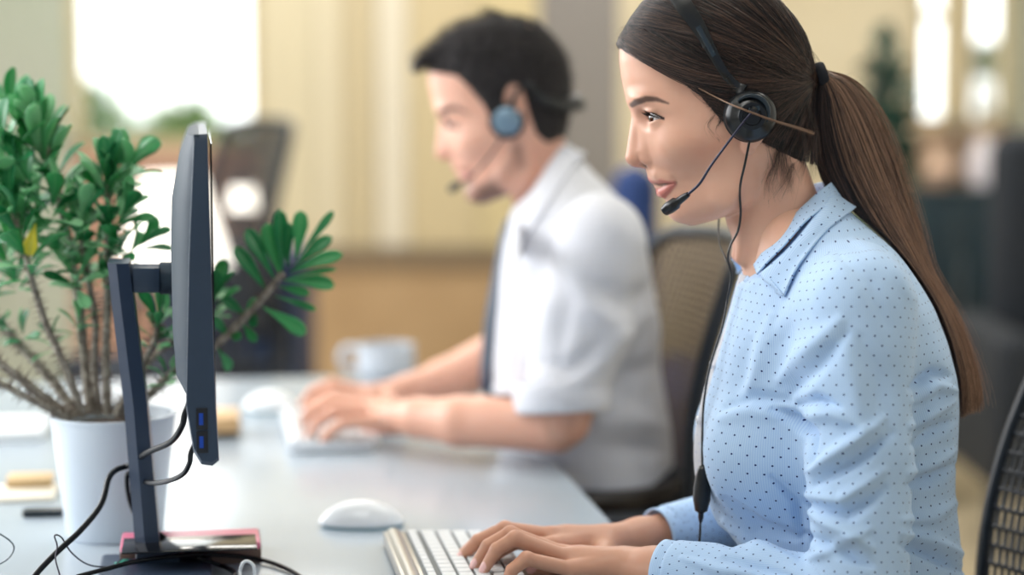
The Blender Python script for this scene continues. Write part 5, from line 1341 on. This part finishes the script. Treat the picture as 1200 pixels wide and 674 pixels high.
chair((P(1040, 700, 2.3)[0] - .004, 2.26, 0), math.radians(10), 'dark slotted-back office chair at the right edge, behind the woman in the dotted shirt', bh=.995, w=.46, mesh_m=CHF, slots=True, tilt=.16, seat_z=.445, arm=False)
# ------------------------------------------------------------------ the room
def struct(o, label=None): tag(o, label, None, None, 'structure'); return o
def wallbox(name, lo, hi, m):
    bm = bmesh.new(); lo, hi = np.asarray(lo, float), np.asarray(hi, float); box(bm, (lo + hi) / 2, hi - lo); return struct(bm_obj(name, bm, m, smooth=False))
YB = 7.6; LX, RX = -2.6, 2.7; H = 2.9
def B2(u, v, Y=YB): return P(u, v, Y)
FLR = noisy(mat('floor_oak', (196, 180, 150), .35), (176, 160, 130), 3, .8)
wallbox('floor', (LX, -1.5, -.05), (RX, 12, 0), FLR)
CEIL = mat('ceiling_white', (236, 236, 230), .9); wallbox('ceiling', (LX, -1.5, H), (RX, YB + .2, H + .1), CEIL)
BEI = noisy(mat('beige_panel', (222, 208, 176), .55), (210, 194, 160), 2, .8)
TAN = noisy(mat('tan_panel', (198, 166, 126), .55), (180, 148, 108), 2, .8)
GRY = mat('grey_plaster', (132, 126, 120), .8)
def uz(u, Y=YB): return float(P(u, 300, Y)[0])
def vz(v, Y=YB): return float(P(600, v, Y)[2])
# back wall pieces around the two window openings
wl, wr, wb = uz(84), uz(306), vz(176)
wallbox('wall_back_left', (LX, YB, 0), (wl, YB + .15, H), noisy(mat('pale_wall', (196, 200, 188), .7), (176, 190, 168), 2, .8))
wallbox('wall_back_sill', (wl, YB, 0), (wr, YB + .15, wb), mat('brown_sill', (190, 150, 130), .6))
wallbox('wall_back_center', (wr, YB, 0), (uz(1068), YB + .15, H), BEI)
r0, r1, r2, r3 = uz(1068), uz(1116), uz(1126), uz(1182)
wallbox('wall_back_mullion', (r1, YB, 0), (r2, YB + .15, H), BEI)
wallbox('wall_back_low', (r0, YB, 0), (r3, YB + .15, vz(150)), mat('clay_wall', (176, 148, 122), .7))
wallbox('wall_back_right', (r3, YB, 0), (RX, YB + .15, H), noisy(mat('olive_wall', (176, 174, 150), .7), (160, 160, 140), 2, .8))
wallbox('wall_left', (LX - .15, -1.5, 0), (LX, 1.2, H), CEIL); wallbox('wall_left_low', (LX - .15, 1.2, 0), (LX, YB, .9), CEIL); wallbox('wall_left_end', (LX - .15, 5.6, .9), (LX, YB, H), CEIL)
wallbox('wall_right', (RX, -1.5, 0), (RX + .15, YB + .15, H), CEIL)
# window frames and glass
FRM_W = mat('window_frame', (206, 190, 150), .5)
GL = bpy.data.materials.new('window_glass'); GL.use_nodes = True; N = GL.node_tree.nodes; L = GL.node_tree.links
N.remove(N['Principled BSDF']); t1 = N.new('ShaderNodeBsdfTransparent'); t1.inputs[0].default_value = (.97, .99, .98, 1); t2 = N.new('ShaderNodeBsdfGlossy'); t2.inputs['Roughness'].default_value = .02; mx = N.new('ShaderNodeMixShader'); mx.inputs[0].default_value = .06
L.new(t1.outputs[0], mx.inputs[1]); L.new(t2.outputs[0], mx.inputs[2]); L.new(mx.outputs[0], N['Material Output'].inputs['Surface'])
def window(n, x0, x1, z0, z1, bars):
    e = bpy.data.objects.new('window_%d' % n, None); COL.objects.link(e); e.location = ((x0 + x1) / 2, YB + .07, z0); e['kind'] = 'structure'
    bm = bmesh.new()
    for c, s in (((x0 + .02, z0 + (z1 - z0) / 2), (.04, z1 - z0)), ((x1 - .02, z0 + (z1 - z0) / 2), (.04, z1 - z0)), (((x0 + x1) / 2, z0 + .02), (x1 - x0, .04)), (((x0 + x1) / 2, z1 - .02), (x1 - x0, .04))):
        box(bm, (c[0], YB + .07, c[1]), (s[0], .06, s[1]))
    for b in bars: box(bm, ((x0 + x1) / 2, YB + .07, b), (x1 - x0, .05, .035))
    bm_obj('window_frame', bm, FRM_W, e)
    bm = bmesh.new(); box(bm, ((x0 + x1) / 2, YB + .075, (z0 + z1) / 2), (x1 - x0 - .06, .006, z1 - z0 - .06)); bm_obj('window_pane', bm, GL, e)
window(1, wl, wr, wb, H, []); window(2, r0, r1, vz(150), H, [vz(18)]); window(3, r2, r3, vz(150), H, [])
# panels on the back wall
PY = YB - .03
def panel(name, u0, u1, v0, v1, m, y=PY, th=.03):
    bm = bmesh.new(); x0, x1 = float(P(u0, 300, y)[0]), float(P(u1, 300, y)[0]); z0, z1 = max(float(P(600, v1, y)[2]), 0), min(float(P(600, v0, y)[2]), H)
    box(bm, ((x0 + x1) / 2, y, (z0 + z1) / 2), (x1 - x0, th, z1 - z0)); return struct(bm_obj(name, bm, m, smooth=False))
for i, (u0, u1, c) in enumerate(((308, 372, (218, 206, 174)), (374, 400, (226, 214, 184)), (402, 442, (204, 188, 152)), (444, 478, (232, 222, 200)), (480, 560, (212, 194, 154)), (562, 630, (216, 198, 152)))):
    panel('trim_%d' % (i + 1), u0, u1, -60, 288, mat('panel_%d' % i, c, .45))
panel('trim_7', 300, 640, 290, 313, mat('rail_brown', (134, 116, 92), .6), PY - .02)
panel('trim_8', 300, 640, 313, 700, TAN, PY)
c0, c1 = uz(632, 6.6), uz(724, 6.6)
wallbox('column', (c0, 6.6, 0), (c1, 6.9, H), GRY)
# partition on the right: dark cabinet run, plants, things on it
DKT = noisy(mat('dark_teal', (18, 44, 54), .4), (12, 30, 38), 3, .8)
def furn(name, u0, u1, v0, Y, dep, m, label, cat, doors=3, dm=None, v1=None):
    x0, x1 = float(P(u0, 300, Y)[0]), float(P(u1, 300, Y)[0]); z1 = float(P(600, v0, Y)[2])
    e = empty(name, ((x0 + x1) / 2, Y + dep / 2, 0), label, cat)
    bm = bmesh.new(); box(bm, ((x0 + x1) / 2, Y + dep / 2, (z1 - .02) / 2), (x1 - x0, dep, z1 - .02)); bm_obj('body', bm, m, e, bevel=.004)
    bm = bmesh.new(); box(bm, ((x0 + x1) / 2, Y + dep / 2, z1 - .01), (x1 - x0 + .02, dep + .02, .02)); bm_obj('top', bm, dm or m, e, bevel=.003)
    wd = (x1 - x0) / doors
    for k in range(doors):
        bm = bmesh.new(); box(bm, (x0 + wd * (k + .5), Y - .009, (z1 - .02) / 2 + .03), (wd - .008, .018, z1 - .12)); d = bm_obj('door', bm, m, e, bevel=.003)
        bm = bmesh.new(); tube(bm, [(x0 + wd * (k + .85), Y - .035, z1 * .55), (x0 + wd * (k + .85), Y - .035, z1 * .75)], .006, 8); bm_obj('handle', bm, METAL, d)
    return e
furn('cabinet', 1070, 1330, 222, 7.0, .4, DKT, 'dark teal cabinet run behind the ponytail of the woman', 'cabinet', 4)
furn('cabinet', 180, 352, 300, 5.9, .45, mat('navy_front', (24, 48, 84), .5), 'navy blue cabinet behind the far end of the desk', 'cabinet', 2)
# things standing there
def rounded(name, u, v, Y, ru, rv, m, label, cat, dy=.08):
    c = P(u, v, Y); s = Y / FPX; bm = bmesh.new()
    bmesh.ops.create_uvsphere(bm, u_segments=32, v_segments=20, radius=1, matrix=Matrix.Translation(Vector(c)) @ Matrix.Diagonal((ru * s, dy, rv * s, 1)))
    return tag(bm_obj(name, bm, m), label, cat)
# floor lamp with a white shade behind the monitor
def lamp(u, vt, vb, Y, rt_, rb_, label, z0=0.0, en=None):
    s = Y / FPX; zt, zb = float(P(600, vt, Y)[2]), float(P(600, vb, Y)[2]); x = float(P(u, 300, Y)[0]); e = empty('floor_lamp' if z0 == 0 else 'table_lamp', (x, Y, z0), label, 'lamp')
    bm = bmesh.new(); lathe(bm, [(rb_ * s, zb), (rt_ * s, zt), (rt_ * s - .003, zt), (rb_ * s - .003, zb), (rb_ * s, zb)], (x, Y, 0), 40)
    m = mat('lamp_shade', (250, 244, 232), .8, Emission_Strength=en or 1.3); m.node_tree.nodes['Principled BSDF'].inputs['Emission Color'].default_value = (1, .96, .90, 1)
    bm_obj('lamp_shade', bm, m, e)
    bm = bmesh.new(); tube(bm, [(x, Y, z0 + .02), (x, Y, zb + .1)], .012, 12); bm_obj('pole', bm, CHF, e)
    bm = bmesh.new(); lathe(bm, [(0, z0), (.13, z0), (.13, z0 + .015), (.03, z0 + .03), (0, z0 + .03)], (x, Y, 0), 32); bm_obj('base', bm, CHF, e)
lamp(205, 205, 312, 5.4, 34, 66, 'lit lamp with a wide white cone shade behind the monitor')
lamp(286, 219, 246, 5.3, 14, 17, 'small lit round lamp glowing in front of the dark chair behind the monitor', en=.9)
# chairs and people-size furniture far behind
chair((P(285, 300, 5.2)[0] - .25, 5.55, 0), math.radians(35), 'dark office chair standing beyond the desk behind the monitor', bh=1.17, w=.42, mesh_m=CHF)
NAV = mat('navy_fabric', (24, 52, 104), .8)
def armchair(u, vt, Y, wpx, m, label, yaw=0.0):
    s = Y / FPX; x = float(P(u, 300, Y)[0]); zt = float(P(600, vt, Y)[2]); w = wpx * s; e = empty('armchair', (x, Y, 0), label, 'armchair')
    for nm, c, sz, bv in (('seat', (x, Y, .36), (w, .6, .2), .05), ('backrest', (x, Y + .28, (zt + .3) / 2), (w, .16, zt - .3), .06), ('arm', (x - w / 2 - .05, Y, .42), (.12, .64, .42), .04), ('arm', (x + w / 2 + .05, Y, .42), (.12, .64, .42), .04)):
        bm = bmesh.new(); box(bm, c, sz); bm_obj(nm, bm, m, e, bevel=bv, segs=4)
    for a in (-1, 1):
        for b in (-1, 1):
            bm = bmesh.new(); tube(bm, [(x + a * w * .42, Y + b * .24, .27), (x + a * w * .45, Y + b * .26, 0)], [.02, .013], 10); bm_obj('leg', bm, METAL, e)
armchair(752, 200, 4.7, 56, NAV, 'navy blue high-backed armchair between the man and the woman')
armchair(1262, 158, 5.6, 150, mat('charcoal_fabric', (26, 32, 40), .8), 'charcoal high-backed armchair at the right edge behind the woman')
# big leafy plants
def bush(name, at, rad, hgt, n, L_, col, label, pot=True, seedn=0, crown=(.62, .40)):
    r = np.random.default_rng(seedn); at = np.asarray(at, float); e = empty(name, at, label, 'plant' if pot else 'tree')
    vs, qs = [], []; bt = bmesh.new()
    for k in range(9 if pot else 14):
        a = r.uniform(0, 6.28); top = at + np.array([math.cos(a) * rad * r.uniform(.2, .8), math.sin(a) * rad * r.uniform(.2, .8), hgt * r.uniform(.6, 1)])
        tube(bt, smooth_path([at + np.array([0, 0, .05 * hgt if pot else -.04]), at * .6 + top * .4 + np.array([0, 0, .1]), top], 4), [.02 * hgt, .004], 7)
    bm_obj('trunk', bt, BARK, e)
    for k in range(n):
        d = r.normal(size=3); d /= np.linalg.norm(d); rr = r.uniform(.35, 1) ** .5
        c = at + np.array([d[0] * rad * rr, d[1] * rad * rr, hgt * crown[0] + d[2] * hgt * crown[1] * rr]); ax = d + r.normal(size=3) * .6 + np.array([0, 0, .2]); ax /= np.linalg.norm(ax)
        sd = np.cross(ax, r.normal(size=3)); sd /= np.linalg.norm(sd); l = L_ * r.uniform(.7, 1.3); o = len(vs) * 6; nm = np.cross(ax, sd)
        vs.append(np.array([c, c + ax * l * .35 + sd * l * .2 + nm * l * .05, c + ax * l * .35 - sd * l * .2 + nm * l * .05, c + ax * l * .75 + sd * l * .14, c + ax * l * .75 - sd * l * .14, c + ax * l - nm * l * .1]))
        qs += [(o, o + 1, o + 2, o + 2), (o + 1, o + 3, o + 4, o + 2), (o + 3, o + 5, o + 4, o + 4)]
    qs = np.array(qs); tri = qs[qs[:, 2] == qs[:, 3]][:, :3]; tri2 = qs[(qs[:, 2] != qs[:, 3])]; t3 = np.concatenate([tri, tri2[:, [0, 1, 2]], tri2[:, [0, 2, 3]]])
    tri_b = qs[qs[:, 2] == qs[:, 3]]
    mesh_np('foliage', np.concatenate(vs), t3, mat(name + '_leaf%d' % seedn, col, .5), e)
    if pot:
        bm = bmesh.new(); lathe(bm, [(0, 0), (.16, 0), (.2, .36), (.185, .36), (.18, .32), (0, .32)], at, 32); bm_obj('pot', bm, DKT, e)
    return e
bush('potted_plant', (P(1034, 300, 6.3)[0], 6.3, 0), .06, 1.38, 500, .08, (34, 74, 62), 'tall dark green potted plant against the beige wall right of the woman', True, 1)
# outdoors: lawn and trees beyond the windows
GR = noisy(mat('grass_green', (150, 176, 96), .9), (110, 150, 70), 1, .9); bm = bmesh.new(); box(bm, (0, 20, -.08), (60, 24.6, .1)); tag(bm_obj('lawn', bm, GR, smooth=False), None, None, None, 'structure')
for i, (x, y, r, h, c) in enumerate(((-2.5, 12, .34, 1.2, (150, 190, 110)), (-2.0, 12.6, .3, 1.1, (170, 196, 120)), (-1.5, 11.5, .4, .86, (150, 190, 100)), (P(1152, 300, 11)[0], 11, .09, 1.52, (120, 150, 80)), (3.3, 13, .6, .9, (160, 186, 110)))):
    bush('garden_tree', (x, y, 0), r, h, 900, min(.22, r * .4), c, ['leafy light green bush outside the left window, leftmost one', 'pale yellow-green bush outside the left window, middle one', 'mid green bush outside the left window, rightmost one', 'slender young tree with a small round crown outside the narrow right windows', 'low pale bush outside the narrow right windows'][i], False, 10 + i, (.90, .06) if i == 3 else (.62, .40))
# things on the dark cabinet at the right
tz = float(P(600, 222, 7.0)[2])
def vase(x, y, z, prof, m, name, label, cat):
    bm = bmesh.new(); lathe(bm, prof, (x, y, z), 32); return tag(bm_obj(name, bm, m), label, cat)
for u, r_, h_, c, lab in ((1150, .062, .17, (236, 228, 232), 'round white vase on the dark teal cabinet, second from the ponytail'), (1100, .065, .12, (206, 172, 146), 'low tan bowl on the dark teal cabinet, nearest the ponytail'), (1196, .062, .14, (186, 120, 140), 'rose pink vase on the dark teal cabinet, farthest from the ponytail')):
    vase(float(P(u, 300, 7.2)[0]), 7.2, tz, [(0, 0), (r_ * .6, 0), (r_, h_ * .45), (r_ * .5, h_ * .9), (r_ * .55, h_), (r_ * .45, h_), (r_ * .4, h_ * .9), (r_ * .85, h_ * .45), (0, .01)], mat('glaze_%d' % u, c, .3), 'bowl' if 'bowl' in lab else 'vase', lab, 'bowl' if 'bowl' in lab else 'vase')
# ------------------------------------------------------------------ light
wd = bpy.data.worlds.new('sky'); SC.world = wd; wd.use_nodes = True; N = wd.node_tree.nodes; L = wd.node_tree.links; bg = N['Background']
tc = N.new('ShaderNodeTexCoord'); sp = N.new('ShaderNodeSeparateXYZ'); L.new(tc.outputs['Generated'], sp.inputs[0])
cr = N.new('ShaderNodeValToRGB'); e = cr.color_ramp.elements; e[0].position = .3; e[0].color = (.72, .84, 1, 1); e[1].position = .62; e[1].color = (1, 1, 1, 1)
mr_ = N.new('ShaderNodeMapRange'); mr_.inputs['From Min'].default_value = -1; L.new(sp.outputs[1], mr_.inputs['Value']); L.new(mr_.outputs[0], cr.inputs['Fac']); L.new(cr.outputs['Color'], bg.inputs['Color'])
ms = N.new('ShaderNodeMapRange'); ms.inputs['From Min'].default_value = -.2; ms.inputs['From Max'].default_value = .8; ms.inputs['To Min'].default_value = .42; ms.inputs['To Max'].default_value = 3.4; L.new(sp.outputs[1], ms.inputs['Value']); L.new(ms.outputs[0], bg.inputs['Strength'])
def area(name, loc, target, size, energy, col, sy=None):
    l = bpy.data.lights.new(name, 'AREA'); l.energy = energy; l.color = col; l.shape = 'RECTANGLE'; l.size = size; l.size_y = sy or size
    o = bpy.data.objects.new(name, l); COL.objects.link(o); o.location = loc; o.rotation_euler = (Vector(target) - Vector(loc)).to_track_quat('-Z', 'Y').to_euler(); return o
area('window_light', (LX + .1, 3.2, 1.85), (0.3, 2.6, 1.0), 4.0, 105, (.97, .98, 1.0), 1.7)
def ceiling_lamp(x, y, en, w=1.2, d=.3, col=(1, .98, .94)):
    l = bpy.data.lights.new('ceiling_light', 'AREA'); l.energy = en; l.color = col; l.shape = 'RECTANGLE'; l.size = w; l.size_y = d
    o = bpy.data.objects.new('ceiling_light', l); COL.objects.link(o); o.location = (x, y, H - .04)
ceiling_lamp(-.5, 1.4, 12); ceiling_lamp(.8, 3.0, 14); ceiling_lamp(-.5, 4.6, 20); ceiling_lamp(0.6, 6.2, 34); ceiling_lamp(-.8, 6.6, 26)
